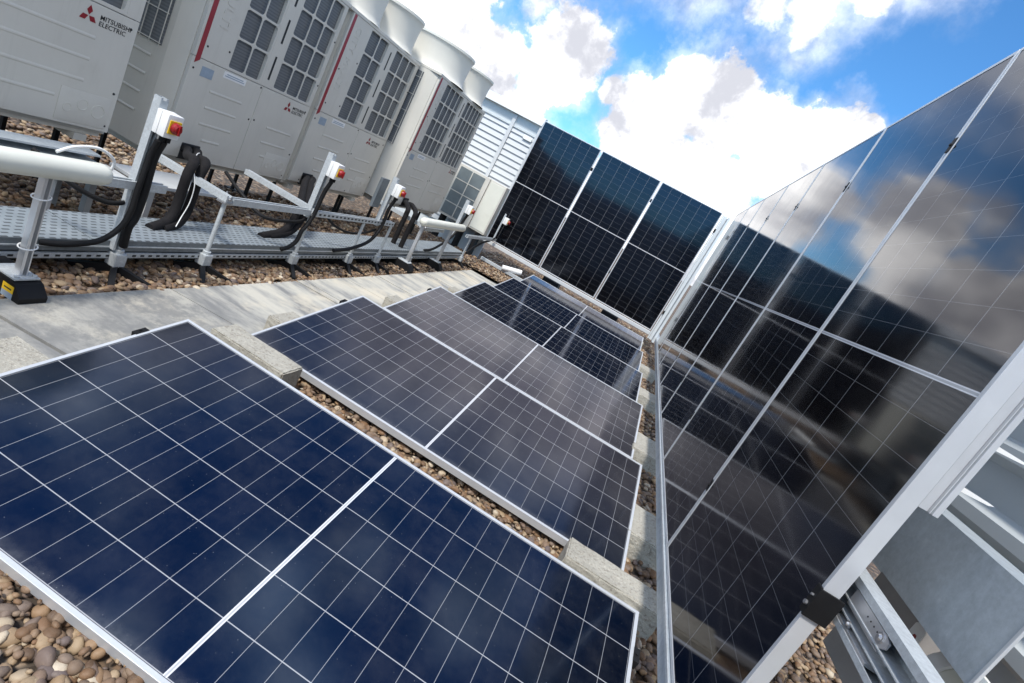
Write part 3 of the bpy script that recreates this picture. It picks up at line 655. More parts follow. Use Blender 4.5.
def outdoor_unit(label, xf, y0, y1, z0, z1, groups, rows, logo, shrouds, stripe=True, knock=True, chamf=True, seam=None, ribs=(), cham=0.055):
    O = (xf-0.4, (y0+y1)/2, 0)
    u_ = thing('outdoor_unit', label, 'air conditioner', O, 'large outdoor air conditioning units')
    W = y1-y0; zg = z0+0.44*(z1-z0)               # bottom of the grilles
    xs = xf-0.022                                  # plane behind the grille frames
    # casing: chamfered footprint, set back behind the front panels
    q = MB(); cx = 0.12 if chamf else 0.015
    poly = [(xf-0.74, y0), (xf-cx-0.03, y0), (xf-0.03, y0+cham if chamf else y0+0.005), (xf-0.03, y1-0.012), (xf-0.74, y1-0.012)]
    q.prism(poly, 'z', z0, z1-0.002); q.build('casing', MT['paint'], u_, O)
    yf0 = y0+cham+0.005 if chamf else y0+0.006
    # lower front panels with pressed ribs
    seam_y = seam if seam else (y0+y1)/2
    fp = MB()
    yR = y1-0.018
    fp.box(xf-0.029, xf, yf0, seam_y-0.002, z0+0.02, zg-0.004, 0.003); fp.box(xf-0.029, xf, seam_y+0.002, yR, z0+0.02, zg-0.004, 0.003)
    for (ya, yb, zz) in ribs:
        fp.prism([(xf+0.0003, zz-0.010), (xf+0.0035, zz-0.004), (xf+0.0035, zz+0.003), (xf+0.0003, zz+0.012)], 'y', ya, yb)
    po_ = fp.build('front_panel', MT['paint'], u_, O)
    # top strip, side strips and grille frames
    g_ = MB(); ztop = z1-0.03
    ys = yf0
    for (ga, gb, nc) in groups:
        g_.box(xf-0.029, xf, ys, ga-0.02, zg, ztop, 0.002)
        bw = 0.015; hh = (ztop-zg-0.04)/rows
        zb = zg+0.02
        g_.box(xf-0.029, xf, ga-0.0195, gb+0.0195, zg, zb, 0.002); g_.box(xf-0.029, xf, ga-0.0195, gb+0.0195, ztop-0.02, ztop, 0.002)
        g_.box(xf-0.028, xf-0.001, ga-0.0195, ga, zb, ztop-0.02); g_.box(xf-0.028, xf-0.001, gb, gb+0.0195, zb, ztop-0.02)
        cwid = (gb-ga)/nc
        for c_ in range(1, nc): g_.box(xf-0.009, xf-0.002, ga+c_*cwid-bw*0.45, ga+c_*cwid+bw*0.45, zb, ztop-0.02, 0.003)
        for r_ in range(1, rows): g_.box(xf-0.0082, xf-0.0028, ga, gb, zb+r_*hh-bw*0.55, zb+r_*hh+bw*0.55, 0.003)
        ys = gb+0.02
        # rounded corner fillets of every opening
        for c_ in range(nc):
            for r_ in range(rows):
                yA, yB = ga+c_*cwid+(bw*.45 if c_ else 0), ga+(c_+1)*cwid-(bw*.45 if c_ < nc-1 else 0)
                zA, zB = zb+r_*hh+(bw*.55 if r_ else 0), zb+(r_+1)*hh-(bw*.55 if r_ < rows-1 else 0)
                k_ = min(0.022, cwid*0.16)
                for (yy, zz, sy, sz) in ((yA, zA, 1, 1), (yB, zA, -1, 1), (yA, zB, 1, -1), (yB, zB, -1, -1)):
                    g_.prism([(yy-sy*0.001, zz-sz*0.001), (yy+sy*k_, zz-sz*0.001), (yy+sy*k_*0.3, zz+sz*k_*0.3), (yy-sy*0.001, zz+sz*k_)], 'x', xf-0.0075, xf-0.0035)
    g_.box(xf-0.029, xf, ys, yR, zg, ztop, 0.002)
    go = g_.build('grille', MT['paint'], u_, O)
    cl_ = MB(); sl = MB()
    for i, (ga, gb, nc) in enumerate(groups):
        cl_.box(xf-0.0298, xf-0.0288, ga, gb, zg+0.02, ztop-0.02)
    cl_.build('coil', MT['coil'], go, O)
    if len(groups) > 1:
        ym = (groups[0][1]+groups[1][0])/2
        for k in range(3):
            zz = zg+0.06+k*(ztop-zg)/3.1
            sl = MB(); sl.box(xf-0.01, xf+0.0008, ym-0.011, ym+0.011, zz, zz+0.19); sl.build('slot', MT['dark'], go, O)
    tp = MB(); tp.box(xf-0.745, xf+0.006, y0-0.003, y1-0.006, z1-0.0295, z1, 0.004); tp.build('top_rim', MT['paint'], u_, O)
    # side grille (near side) with wire guard
    sg = MB(); sg.box(xf-0.66, xf-0.20, y0-0.004, y0-0.0005, zg-0.05, z1-0.08); sco = sg.build('side_coil', MT['coil'], u_, O)
    sw = MB()
    for k in range(6): sw.tube([(xf-0.64+k*0.085, y0-0.012, zg-0.06), (xf-0.64+k*0.085, y0-0.012, z1-0.08)], 0.0035, 6)
    for k in range(5): sw.tube([(xf-0.66, y0-0.016, zg-0.04+k*0.2), (xf-0.20, y0-0.016, zg-0.04+k*0.2)], 0.0035, 6)
    sw.build('side_guard', MT['paint'], sco, O)
    se = MB()
    for k in range(4):
        zz = zg-0.15-k*0.13
        se.prism([(y0-0.0003, zz), (y0-0.006, zz+0.004), (y0-0.006, zz+0.011), (y0-0.0003, zz+0.02)], 'x', xf-0.6, xf-0.26)
    se.build('side_ribs', MT['paint'], u_, O)
    if stripe:
        st = MB(); st.prism([(yf0+0.022, zg-0.045), (yf0+0.062, zg-0.015), (yf0+0.062, z1-0.035), (yf0+0.022, z1-0.035)], 'x', xf+0.0006, xf+0.002); st.build('stripe', MT['stripe'], u_, O)
        text('CITY MULTI', basis((0, 0, -1), (0, 1, 0), (1, 0, 0), (xf-O[0], yf0+0.13-O[1], z1-0.10)), 0.115, MT['paint'], u_, 0.003, 'embossed_lettering')
        lb = MB(); lb.box(xf+0.0005, xf+0.002, yf0+0.10, yf0+0.21, zg-0.115, zg-0.045); lb.build('rating_label', MT['label_blue'], po_, O)
        lb = MB(); lb.mat(0).box(xf+0.0005, xf+0.002, yf0+0.30, yf0+0.53, zg-0.062, zg-0.014)
        lb.mat(1)
        for k, (a, b2) in enumerate(((0.33, 0.50), (0.315, 0.515))): lb.box(xf+0.0021, xf+0.0025, yf0+a, yf0+b2, zg-0.035-k*0.014, zg-0.028-k*0.014)
        lb.build('warning_label', [MT['white'], MT['label_blue']], po_, O)
    if logo: emblem(po_, O, xf, logo[0], logo[1], logo[2])
    # screws
    for (yy, zz) in ((yf0+0.03, zg-0.08), (seam_y-0.02, zg-0.02), (seam_y+0.03, zg-0.28), (seam_y-0.03, zg-0.29), (y1-0.06, zg-0.06), (y1-0.05, z0+0.27), (y1-0.05, z0+0.06), (seam_y+0.2, z0+0.04), (yf0+0.15, z0+0.05), (yf0+0.09, zg+0.09), (yf0+0.09, zg+0.42), (groups[0][0]-0.035, zg+0.12), (groups[0][0]-0.035, zg+0.55), (y1-0.03, zg+0.2), (y1-0.03, zg+0.6)):
        c_ = screw_src.copy(); COL.objects.link(c_); c_.parent = u_; c_.location = (xf-O[0], yy-O[1], zz-O[2])
    if knock:
        kn = MB(); ky = y1-0.36
        kn.box(xf+0.0003, xf+0.003, ky, y1-0.05, z0+0.04, z0+0.042+0.19, 0.001)
        for (dy, dz, rr) in ((0.06, 0.10, 0.024), (0.145, 0.135, 0.032), (0.245, 0.115, 0.040)):
            kn.lathe((xf+0.003, ky+dy, z0+0.02+dz), [(rr-0.004, 0), (rr-0.003, 0.0022), (rr+0.003, 0.0022), (rr+0.004, 0)], 24, 'x')
        kn.build('knockout_plate', MT['paint'], po_, O, True, 30)
    # base rails and feet
    for (a, b2) in ((y0+0.12, y0+0.20), (y1-0.20, y1-0.12)):
        br = MB(); br.box(xf-0.70, xf-0.02, a, b2, z0-0.07, z0-0.029); br.build('base_rail', MT['paint'], u_, O)
    br = MB(); br.box(xf-0.10, xf-0.045, y0+0.02, y1-0.03, z0-0.0285, z0-0.001); br.build('base_rail', MT['paint'], u_, O)
    for xx in (xf-0.2, xf-0.62):
        for yy in (y0+0.16, y1-0.16):
            ft = MB(); ft.box(xx-0.013, xx+0.013, yy-0.013, yy+0.013, 0.028, z0-0.071); ft.box(xx-0.06, xx+0.06, yy-0.05, yy+0.05, 0.0, 0.03, 0.005)
            ft.build('support_leg', MT['black'], u_, O)
    for (yc, rr) in shrouds:
        sd = MB()
        prof = [(rr*1.05, 0.0), (rr*1.0, 0.02), (rr*0.965, 0.06), (rr*0.955, 0.14), (rr*0.96, 0.22), (rr*0.975, 0.29), (rr*1.005, 0.335), (rr*1.022, 0.34), (rr*1.022, 0.365), (rr*1.005, 0.37), (rr*0.96, 0.32), (rr*0.91, 0.24), (rr*0.90, 0.15), (rr*0.90, 0.02)]
        sd.lathe((xf-0.37, yc, z1), prof, 48); so = sd.build('fan_shroud', MT['shroud'], u_, O, True, 50)
        fn = MB(); fn.lathe((xf-0.37, yc, z1+0.02), [(0.0, 0.06), (0.09, 0.05), (0.1, 0.0), (rr*0.9, 0.0)], 24)
        for k in range(4):
            a = k*math.pi/2; ca, sa = math.cos(a), math.sin(a); pts = []
            for (rr_, ww, zz) in ((0.09, 0.05, 0.05), (rr*0.85, 0.14, 0.10)):
                for s_ in (-1, 1): pts.append((xf-0.37+rr_*ca-s_*ww*sa, yc+rr_*sa+s_*ww*ca, z1+0.02+zz+s_*0.03))
            fn.add(pts, [(0, 1, 3, 2)])
        fn.build('fan', MT['dark'], so, O, True)
    return u_
outdoor_unit('leftmost beige air conditioner cut by the frame, large emblem and knockout plate', -4.0, -0.36, 1.29, 0.44, 2.10,
             [(-0.02, 0.44, 2), (0.66, 1.16, 3)], 4, (0.972, 1.09, 0.105), [(0.06, 0.40), (0.86, 0.40)], stripe=False, chamf=False, seam=-0.30, ribs=[(-0.2, 1.04, 0.985), (-0.2, 1.04, 0.861), (-0.2, 1.04, 0.735), (-0.2, 0.905, 0.61)])
outdoor_unit('beige air conditioner with five-column grille and white warning label, second from left', -4.0, 1.64, 3.085, 0.385, 2.075,
             [(2.02, 2.36, 2), (2.53, 3.02, 3)], 4, (2.785, 1.045, 0.10), [(2.02, 0.36), (2.75, 0.36)], seam=2.42, ribs=[(1.93, 2.26, 0.935), (1.93, 2.25, 0.814), (1.93, 2.25, 0.69), (2.0, 2.18, 0.57), (2.62, 2.95, 0.822), (2.61, 2.94, 0.69), (2.66, 2.82, 0.57)])
outdoor_unit('beige air conditioner between the second unit and the forward one, rising shroud', -4.0, 3.10, 4.64, 0.395, 2.075,
             [(3.52, 3.88, 2), (4.06, 4.55, 3)], 4, (4.25, 1.045, 0.10), [(3.5, 0.37), (4.27, 0.37)], seam=3.98, ribs=[(3.40, 3.78, 0.935), (3.40, 3.77, 0.814), (3.40, 3.77, 0.69), (3.46, 3.68, 0.57), (4.10, 4.45, 0.822), (4.10, 4.45, 0.69), (4.14, 4.34, 0.57)])
outdoor_unit('farthest large air conditioner, set forward, with narrow nine-column grilles', -3.73, 4.655, 6.45, 0.47, 2.10,
             [(4.92, 5.53, 4), (5.69, 6.36, 5)], 4, (6.17, 1.13, 0.08), [(5.16, 0.42), (6.02, 0.42)], seam=5.61, ribs=[(5.0, 5.45, 0.99), (5.0, 5.45, 0.88), (5.0, 5.45, 0.77), (5.75, 6.25, 0.88), (5.75, 6.25, 0.77)], cham=0.02)

# small unit at the back, facing the roof
O = (-3.6, 7.3, 0)
su = thing('condenser_unit', 'small grey grille condenser with beige service box, before the louvred wall', 'air conditioner', O)
q = MB(); q.box(-4.12, -3.50, 7.36, 7.60, 0.42, 1.31, 0.006); q.box(-3.495, -3.19, 7.38, 7.60, 0.44, 1.31, 0.008); q.build('casing', MT['paint'], su, O)
q = MB(); q.box(-4.05, -3.58, 7.352, 7.3595, 0.46, 1.27); q.build('coil', simple('teal_grey_coil', (0.17, 0.20, 0.21), 0.5, 0.2), su, O)
q = MB()
for k in range(1, 2): q.box(-3.815-0.008, -3.815+0.008, 7.343, 7.3515, 0.46, 1.27)
for k in range(1, 4): q.box(-4.05, -3.58, 7.344, 7.351, 0.46+k*0.2-0.007, 0.46+k*0.2+0.007)
q.build('guard', MT['paint'], su, O)
q = MB(); q.box(-3.475, -3.21, 7.372, 7.3795, 0.47, 1.28, 0.003); q.build('door', MT['cream'], su, O)
for xx in (-4.0, -3.6, -3.3):
    q = MB(); q.box(xx-0.03, xx+0.03, 7.38, 7.56, 0.0, 0.419); q.build('support_leg', MT['black'], su, O)

# ------------------------------------------------------------------ cable tray in front of the units
ty0, ty1 = -0.9, 6.2
def tray_mat():
    m, t, b = mat('perforated_galvanised_lid'); co = objco(t)
    mp = N(t, 'ShaderNodeMapping'); mp.inputs['Scale'].default_value = (30, 20, 1); mp.inputs['Rotation'].default_value = (0, 0, R(0)); t.links.new(co, mp.inputs[0])
    br = N(t, 'ShaderNodeTexBrick'); br.offset = 0.5; br.inputs['Scale'].default_value = 1.0; br.inputs['Mortar Size'].default_value = 0.0; br.inputs['Brick Width'].default_value = 1; br.inputs['Row Height'].default_value = 0.5
    s = N(t, 'ShaderNodeSeparateXYZ'); t.links.new(mp.outputs[0], s.inputs[0])
    row = MA(t, 'FLOOR', s.outputs[0]); odd = MA(t, 'MULTIPLY', MA(t, 'MODULO', MA(t, 'ABSOLUTE', row), 2.0), 0.5)
    fx = MA(t, 'FRACT', s.outputs[0]); fy = MA(t, 'FRACT', MA(t, 'ADD', s.outputs[1], odd))
    ex = MA(t, 'ABSOLUTE', MA(t, 'SUBTRACT', fx, 0.5)); ey = MA(t, 'ABSOLUTE', MA(t, 'SUBTRACT', fy, 0.5))
    hole = MA(t, 'MULTIPLY', MA(t, 'LESS_THAN', ex, 0.17), MA(t, 'LESS_THAN', ey, 0.30))
    c = ramp(t, noise(t, co, 7, 7, 0.6), [(0.3, (0.34, 0.385, 0.42)), (0.7, (0.48, 0.53, 0.57))])
    c = mixc(t, hole, c, (0.075, 0.085, 0.095))
    t.links.new(c, b.inputs['Base Color']); b.inputs['Roughness'].default_value = 0.42
    t.links.new(MA(t, 'MULTIPLY', MA(t, 'SUBTRACT', 1.0, hole), 0.55), b.inputs['Metallic'])
    return m
MT['tray'] = tray_mat(); MT['tray_side'] = galv('shaded_steel_side', (0.15, 0.17, 0.185))  # side steel is a darker galvanised copy with shade put into its colour
O = (-3.2, 2.6, 0.05)
tr = thing('cable_tray', 'long galvanised cable tray with perforated lid along the pebbles', 'cable tray', O)
lid = MB()
for a, b2 in ((ty0, 0.485), (0.491, 2.33), (2.336, 3.60), (3.606, ty1)):
    lid.box(-3.325, -3.012, a, b2, 0.197, 0.2)
lid.build('lid', MT['tray'], tr, O)
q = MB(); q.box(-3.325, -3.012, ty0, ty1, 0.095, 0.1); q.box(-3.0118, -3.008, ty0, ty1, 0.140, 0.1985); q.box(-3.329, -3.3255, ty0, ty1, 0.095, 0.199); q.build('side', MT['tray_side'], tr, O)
q = MB(); q.box(-3.0075, -3.002, ty0, ty1, 0.164, 0.1705); q.build('edge_strip', MT['galv_light'], tr, O)
q = MB(); q.box(-3.013, -3.0, ty0, ty1, 0.105, 0.132, 0.001); q.mat(1)
for k in range(int((ty1-ty0)/0.05)): q.box(-2.9995, -2.998, ty0+0.02+k*0.05, ty0+0.042+k*0.05, 0.113, 0.123)
q.build('strut_rail', [MT['galv_light'], MT['dark']], tr, O)

# ------------------------------------------------------------------ tube stands on black cross feet, and the strut rails they carry
def stand(label, y, ztop=0.50, back=True, zoff=0.0):
    O = (-2.985, y, 0)
    s_ = thing('support_stand', label, 'support stand', O, 'tube stands on black cross feet')
    q = MB(); q.box(-3.02, -2.955, y-0.033, y+0.033, 0.072, 0.145, 0.006); q.lathe((-2.985, y, 0.145), [(0.024, 0.0), (0.024, 0.018), (0.016, 0.022)], 14); q.build('coupler', MT['galv_light'], s_, O)
    q = MB()
    q.prism([(-0.03, 0.085), (0.03, 0.085), (0.06, 0.03), (-0.06, 0.03)], 'y', -0.03, 0.03)
    vs = []
    ft = MB()
    for (dx, dy) in ((0.15, -0.13), (0.16, 0.10), (-0.16, 0.13), (-0.13, -0.14)):
        L_ = math.hypot(dx, dy); ux, uy = dx/L_, dy/L_; px, py = -uy*0.014, ux*0.014
        v = []
        for (d_, zt, k_) in ((0.0, 0.085, 1), (L_, 0.030, 1)):
            v += [(-2.985+ux*d_+px, y+uy*d_+py, zt), (-2.985+ux*d_-px, y+uy*d_-py, zt), (-2.985+ux*d_-px, y+uy*d_-py, 0.012), (-2.985+ux*d_+px, y+uy*d_+py, 0.012)]
        ft.add(v, [(0, 1, 2, 3), (7, 6, 5, 4), (0, 4, 5, 1), (1, 5, 6, 2), (2, 6, 7, 3), (3, 7, 4, 0)])
    ft.build('cross_foot', MT['black'], s_, O)
    q = MB(); q.tube([(-2.985, y, 0.15), (-2.985, y, ztop)], 0.0135, 14); q.build('tube', MT['galv_light'], s_, O, True)
    if back:
        q = MB(); z = ztop+0.02
        q.prism([(y-0.022, z-0.02), (y+0.022, z-0.02), (y+0.022, z+0.02), (y+0.010, z+0.02), (y+0.010, z+0.012), (y-0.010, z+0.012), (y-0.010, z+0.02), (y-0.022, z+0.02)], 'x', -3.62, -2.965)
        q.build('cross_strut', MT['galv_light'], s_, O)
        q = MB(); q.box(-3.02, -2.955, y-0.034, y+0.034, z-0.034, z-0.021, 0.002); q.box(-3.02, -3.012, y+0.023, y+0.03, z-0.034, z+0.03); q.lathe((-2.964, y, z), [(0.0, 0.012), (0.01, 0.012), (0.01, 0)], 6, 'x'); q.build('bracket', MT['steel'], s_, O)
    return s_
stand('nearest tube stand carrying the first isolator post', 0.62, 0.47, False)
stand('second tube stand with bare tube, left of the second black pipe pair', 1.21)
stand('third tube stand, just below the second isolator post', 2.10)
stand('fourth tube stand, behind the sagging black cable', 2.93, 0.47, False)
stand('fifth tube stand, below the third isolator post', 3.48, 0.47, False)
stand('sixth tube stand, near the far padded rail', 4.26)
stand('last tube stand at the far tray end', 6.12, 0.45, False)
def strut(y0, y1, lab, x=-2.985, z=0.50, slots=False, z2=None):
    s_ = thing('strut_channel', lab, 'strut', (x, y0, z), 'galvanised strut rails')
    q = MB(); q.prism([(x-0.021, z-0.02), (x+0.021, z-0.02), (x+0.021, z+0.021), (x+0.011, z+0.021), (x+0.011, z-0.0165), (x-0.011, z-0.0165), (x-0.011, z+0.021), (x-0.021, z+0.021)], 'y', y0, y1)
    if slots:
        q.mat(1); n = int((y1-y0)/0.06)
        for k in range(n): q.box(x+0.0212, x+0.0222, y0+0.03+k*0.06, y0+0.058+k*0.06, z-0.006, z+0.008)
    q.build('channel', [MT['galv_light'], MT['dark']], s_, (x, y0, z))
strut(-0.3, 0.76, 'strut rail piece behind the near cream padded rail end', z=0.52)
strut(1.25, 2.06, 'plain strut rail between the second and third tube stands', z=0.505)
strut(2.14, 3.48, 'slotted strut rail between the second and third isolator posts', z=0.50, slots=True)
strut(5.9, 7.42, 'strut rail at the far end near the back row', z=0.47)
strut(4.3, 4.9, 'short strut rail beside the third black pipe pair', z=0.50)
q = MB(); q.prism([(-3.86, 0.33), (-3.74, 0.33), (-3.74, 0.34), (-3.85, 0.34), (-3.85, 0.378), (-3.74, 0.378), (-3.74, 0.388), (-3.86, 0.388)], 'y', -0.9, 1.05)
for yy in (-0.3, 0.9): q.box(-3.84, -3.80, yy-0.02, yy+0.02, 0.0, 0.3295)
tag(q.build('support_beam', MT['galv'], None, (-3.8, 0, 0)), 'dark galvanised beam below the leftmost air conditioner', 'steel beam')
# white lid pieces lying under the units
for (y0, y1, x0, lab) in ((0.55, 1.15, -3.62, 'white sheet metal cover lying behind the first black pipe pair'), (1.22, 1.95, -3.68, 'white sheet metal cover lying between the first and second pipe pairs')):
    q = MB(); q.box(x0-0.18, x0+0.13, y0, y1, 0.30, 0.322, 0.003); q.box(x0+0.05, x0+0.09, y0+0.08, y0+0.12, 0, 0.299); q.box(x0-0.15, x0-0.11, y1-0.12, y1-0.08, 0, 0.299)
    tag(q.build('metal_cover', MT['siding'], None, (x0, y0, 0.0)), lab, 'metal cover', 'white metal covers under the units')

# ------------------------------------------------------------------ isolator switches on posts
def isolator(y, ztop, zb, plab, slab, thin=False, x=-3.0):
    O = (x, y, zb)
    w_ = 0.012 if thin else 0.021
    q = MB()
    if thin: q.box(x-w_, x+w_, y-w_, y+w_, zb, ztop, 0.002)
    else:
        q.prism([(x-w_, y-w_), (x+w_, y-w_), (x+w_, y-0.009), (x+w_-0.006, y-0.009), (x+w_-0.006, y-w_+0.004), (x-w_+0.004, y-w_+0.004), (x-w_+0.004, y+w_-0.004), (x+w_-0.006, y+w_-0.004), (x+w_-0.006, y+0.009), (x+w_, y+0.009), (x+w_, y+w_), (x-w_, y+w_)], 'z', zb, ztop)
    p_ = thing('switch_post', plab, 'post', O, 'galvanised posts carrying isolator switches')
    q.build('channel', MT['galv_light'], p_, O)
    q = MB(); q.box(x+w_+0.0005, x+w_+0.004, y-w_, y+w_, ztop-0.16, ztop-0.01); q.build('back_plate', MT['galv'], p_, O)
    zc = ztop-0.105; xb = x+w_+0.0045
    i_ = thing('isolator_switch', slab, 'isolator switch', (xb, y, zc-0.06), 'white isolator switches with red knobs'); O2 = (xb, y, zc-0.06)
    q = MB(); yy0, yy1 = y-0.028, y+0.062
    q.box(xb, xb+0.028, yy0, yy1, zc-0.058, zc+0.058, 0.005); q.box(xb+0.0285, xb+0.074, yy0, yy1, zc-0.058, zc+0.058, 0.008); eo = q.build('enclosure', MT['white'], i_, O2, True, 35)
    yc = (yy0+yy1)/2
    q = MB(); q.box(xb+0.0742, xb+0.080, yc-0.033, yc+0.033, zc-0.033, zc+0.033, 0.003); yo = q.build('yellow_plate', MT['yellow'], i_, O2)
    q = MB(); q.lathe((xb+0.0802, yc, zc), [(0.0, 0.026), (0.018, 0.026), (0.022, 0.022), (0.026, 0.018), (0.028, 0.0)], 22, 'x'); q.box(xb+0.104, xb+0.113, yc-0.006, yc+0.006, zc-0.025, zc+0.025, 0.002); q.build('knob', MT['red'], yo, O2, True, 35)
    for dy in (-0.012, 0.02):
        q = MB(); q.tube([(xb+0.04, yc+dy, zc-0.085), (xb+0.04, yc+dy, zc-0.0585)], 0.014, 10); q.build('cable_gland', MT['black'], eo, O2)
    return xb+0.04, yc, zc-0.085
isos = [(0.60, 0.965, 0.16, 'nearest galvanised post with isolator, standing on a cross foot', 'nearest isolator switch, large white box with red knob on yellow'),
        (2.085, 0.97, 0.46, 'second isolator post counted from the camera', 'second isolator switch from the camera, before the second air conditioner'),
        (3.19, 0.945, 0.46, 'third isolator post, with a grey plate on its back', 'third isolator switch, beside the third black pipe pair'),
        (5.33, 0.955, 0.46, 'fourth isolator post, before the small condenser grille', 'fourth isolator switch, before the small condenser unit'),
        (7.36, 0.935, 0.455, 'thin isolator post in front of the upright back row', 'farthest isolator switch, before the dark upright back panels')]
gl_pts = [isolator(y, zt, zb, pl, sl, k == 4) for k, (y, zt, zb, pl, sl) in enumerate(isos)]
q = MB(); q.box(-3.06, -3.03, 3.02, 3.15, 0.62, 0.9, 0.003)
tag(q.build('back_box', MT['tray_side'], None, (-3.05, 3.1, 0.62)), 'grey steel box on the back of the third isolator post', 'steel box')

# cables
def cable(pts, rad, lab, m='black', name='power_cable', cat='cable', group='black power cables', n=10, seg=10):
    q = MB(); q.tube(bez(pts, n), rad, seg)
    tag(q.build(name, MT[m], None, pts[0], True), lab, cat, group)
x, y, z = gl_pts[0]
cable([(x, y, z), (x-0.02, y, z-0.1), (-2.955, 0.625, 0.5), (-2.955, 0.62, 0.36), (-2.955, 0.60, 0.30), (-2.965, 0.615, 0.19)], 0.02, 'thick black cable hanging straight down the nearest isolator post')
cable([(x, y-0.03, z), (x-0.02, y-0.025, z-0.1), (-2.95, 0.58, 0.5), (-2.945, 0.575, 0.40), (-2.95, 0.55, 0.30), (-2.96, 0.47, 0.22), (-2.985, 0.34, 0.185), (-3.01, 0.24, 0.18)], 0.014, 'black cable curving from the nearest isolator along the tray edge')
cable([(-3.0, 0.62, 0.42), (-3.02, 0.5, 0.40), (-3.1, 0.38, 0.44), (-3.25, 0.30, 0.52)], 0.012, 'short black cable looping behind the near cream padded rail')
x, y, z = gl_pts[1]
cable([(x, y, z), (x-0.02, y, z-0.1), (-2.955, 2.09, 0.52), (-2.955, 2.06, 0.42), (-2.955, 2.02, 0.36), (-2.95, 2.0, 0.28), (-2.96, 1.95, 0.22), (-2.98, 1.90, 0.19)], 0.016, 'black cable falling from the second isolator switch to the tray')
cable([(-3.0, 2.1, 0.44), (-3.02, 1.98, 0.40), (-3.1, 1.75, 0.38), (-3.3, 1.72, 0.45), (-3.5, 1.75, 0.52)], 0.012, 'sagging black cable left of the second black pipe pair')
x, y, z = gl_pts[2]
cable([(x, y, z), (x-0.02, y, z-0.1), (-2.955, 3.22, 0.52), (-2.955, 3.2, 0.42), (-2.96, 3.1, 0.30), (-2.97, 2.85, 0.22), (-2.985, 2.62, 0.19)], 0.016, 'black cable falling from the third isolator switch to the tray')
cable([(-2.985, 3.2, 0.42), (-3.02, 3.05, 0.36), (-3.05, 2.85, 0.34), (-3.1, 2.65, 0.38), (-3.15, 2.5, 0.48)], 0.011, 'sagging black cable under the slotted strut rail')
x, y, z = gl_pts[3]
cable([(x, y, z), (x-0.02, y, z-0.1), (-2.96, 5.3, 0.5), (-2.98, 5.15, 0.36), (-3.0, 4.9, 0.24), (-3.02, 4.7, 0.205)], 0.016, 'black cable falling from the fourth isolator near the far padded rail')
cable([(-2.97, 7.3, 0.50), (-2.98, 7.1, 0.44), (-2.98, 6.8, 0.40), (-2.99, 6.5, 0.30), (-3.0, 6.3, 0.2)], 0.016, 'black cable under the farthest isolator post')
cable([(-2.86, 0.09, 0.655), (-2.86, 0.16, 0.69), (-2.86, 0.26, 0.70), (-2.86, 0.335, 0.66), (-2.87, 0.335, 0.60), (-2.88, 0.30, 0.565)], 0.0065, 'thin white cable looping over the near cream padded rail end', 'white', 'white_cable', 'cable', 'thin white cables')

cable([(-3.9, 1.93, 0.50), (-3.4, 1.35, 0.625), (-3.26, 1.19, 0.60), (-3.20, 1.185, 0.50), (-3.195, 1.19, 0.38), (-3.19, 1.16, 0.28), (-3.15, 1.1, 0.235)], 0.003, 'thin white cable strapped along the nearest black pipe pair', 'white', 'white_cable', 'cable', 'thin white cables')
# insulated pipe pairs from the units to the tray
def pipe_pair(hole, xv, yv, ztop, base_dy, labs, rad=0.029, straight=False):
    hx0, hy, hz = hole
    for k, (dy, lab) in enumerate(zip((-0.052, 0.052) if straight else (-0.045, 0.045), labs)):
        pts = [(hx0-0.05, hy+dy, hz-0.01), (hx0+0.08, hy+dy-0.06, hz+0.03)]
        if straight:
            xo = (-0.05, 0.05)[k]
            pts += [((hx0+xv)/2+xo, (hy+yv)/2, hz+0.09), (xv-0.03+xo, yv+0.05, ztop-0.01), (xv+xo, yv, ztop-0.08), (xv+xo, yv, 0.38), (xv+xo, yv, 0.18)]
            q = MB(); q.tube(bez(pts, 8), rad, 14)
            tag(q.build('insulated_pipe', MT['foam'], None, (xv+xo, yv, 0.2), True), lab, 'pipe', 'black insulated pipes'); continue
        pts += [((hx0+xv)/2, (hy+yv)/2+dy, hz+0.07), (xv-0.06, yv+0.08+dy, ztop-0.01), (xv, yv+dy, ztop-0.08), (xv, yv+dy, 0.38), (xv+0.01, yv+dy+base_dy*0.08, 0.30)]
        if straight: pts += [(xv, yv+dy, 0.18)]
        else: pts += [(xv+0.03, yv+dy+base_dy*0.35, 0.235), (xv+0.06, yv+dy+base_dy, 0.200)]
        q = MB(); q.tube(bez(pts, 8), rad, 14)
        tag(q.build('insulated_pipe', MT['foam'], None, (xv, yv+dy, 0.2), True), lab, 'pipe', 'black insulated pipes')
pipe_pair((-4.0, 1.93, 0.47), -3.24, 1.20, 0.62, -0.20, ('left pipe of the nearest black insulated pair', 'right pipe of the nearest black insulated pair'))
pipe_pair((-4.0, 3.42, 0.47), -3.22, 2.33, 0.50, -0.40, ('left pipe of the second black insulated pair', 'right pipe of the second black insulated pair'))
pipe_pair((-3.73, 5.2, 0.52), -3.14, 4.16, 0.63, 0.0, ('left pipe of the farthest black insulated pair', 'right pipe of the farthest black insulated pair'), 0.028, True)
def hole(y, z, x, lab):
    q = MB(); q.box(x-0.02, x+0.004, y-0.09, y+0.09, z-0.07, z+0.06, 0.012)  # dark block, its colour standing in for the shade inside the pipe opening
    o = q.build('hole_shade', MT['dark'], None, (x, y, z)); return tag(o, lab, 'painted pipe hole', 'dark blocks standing in for shaded pipe holes')
hole(1.93, 0.465, -4.0, 'dark block standing in for the shaded hole of the nearest pipe pair')
hole(3.42, 0.465, -4.0, 'dark block standing in for the shaded hole of the second pipe pair')
hole(5.2, 0.54, -3.73, 'dark block standing in for the shaded hole of the farthest pipe pair')

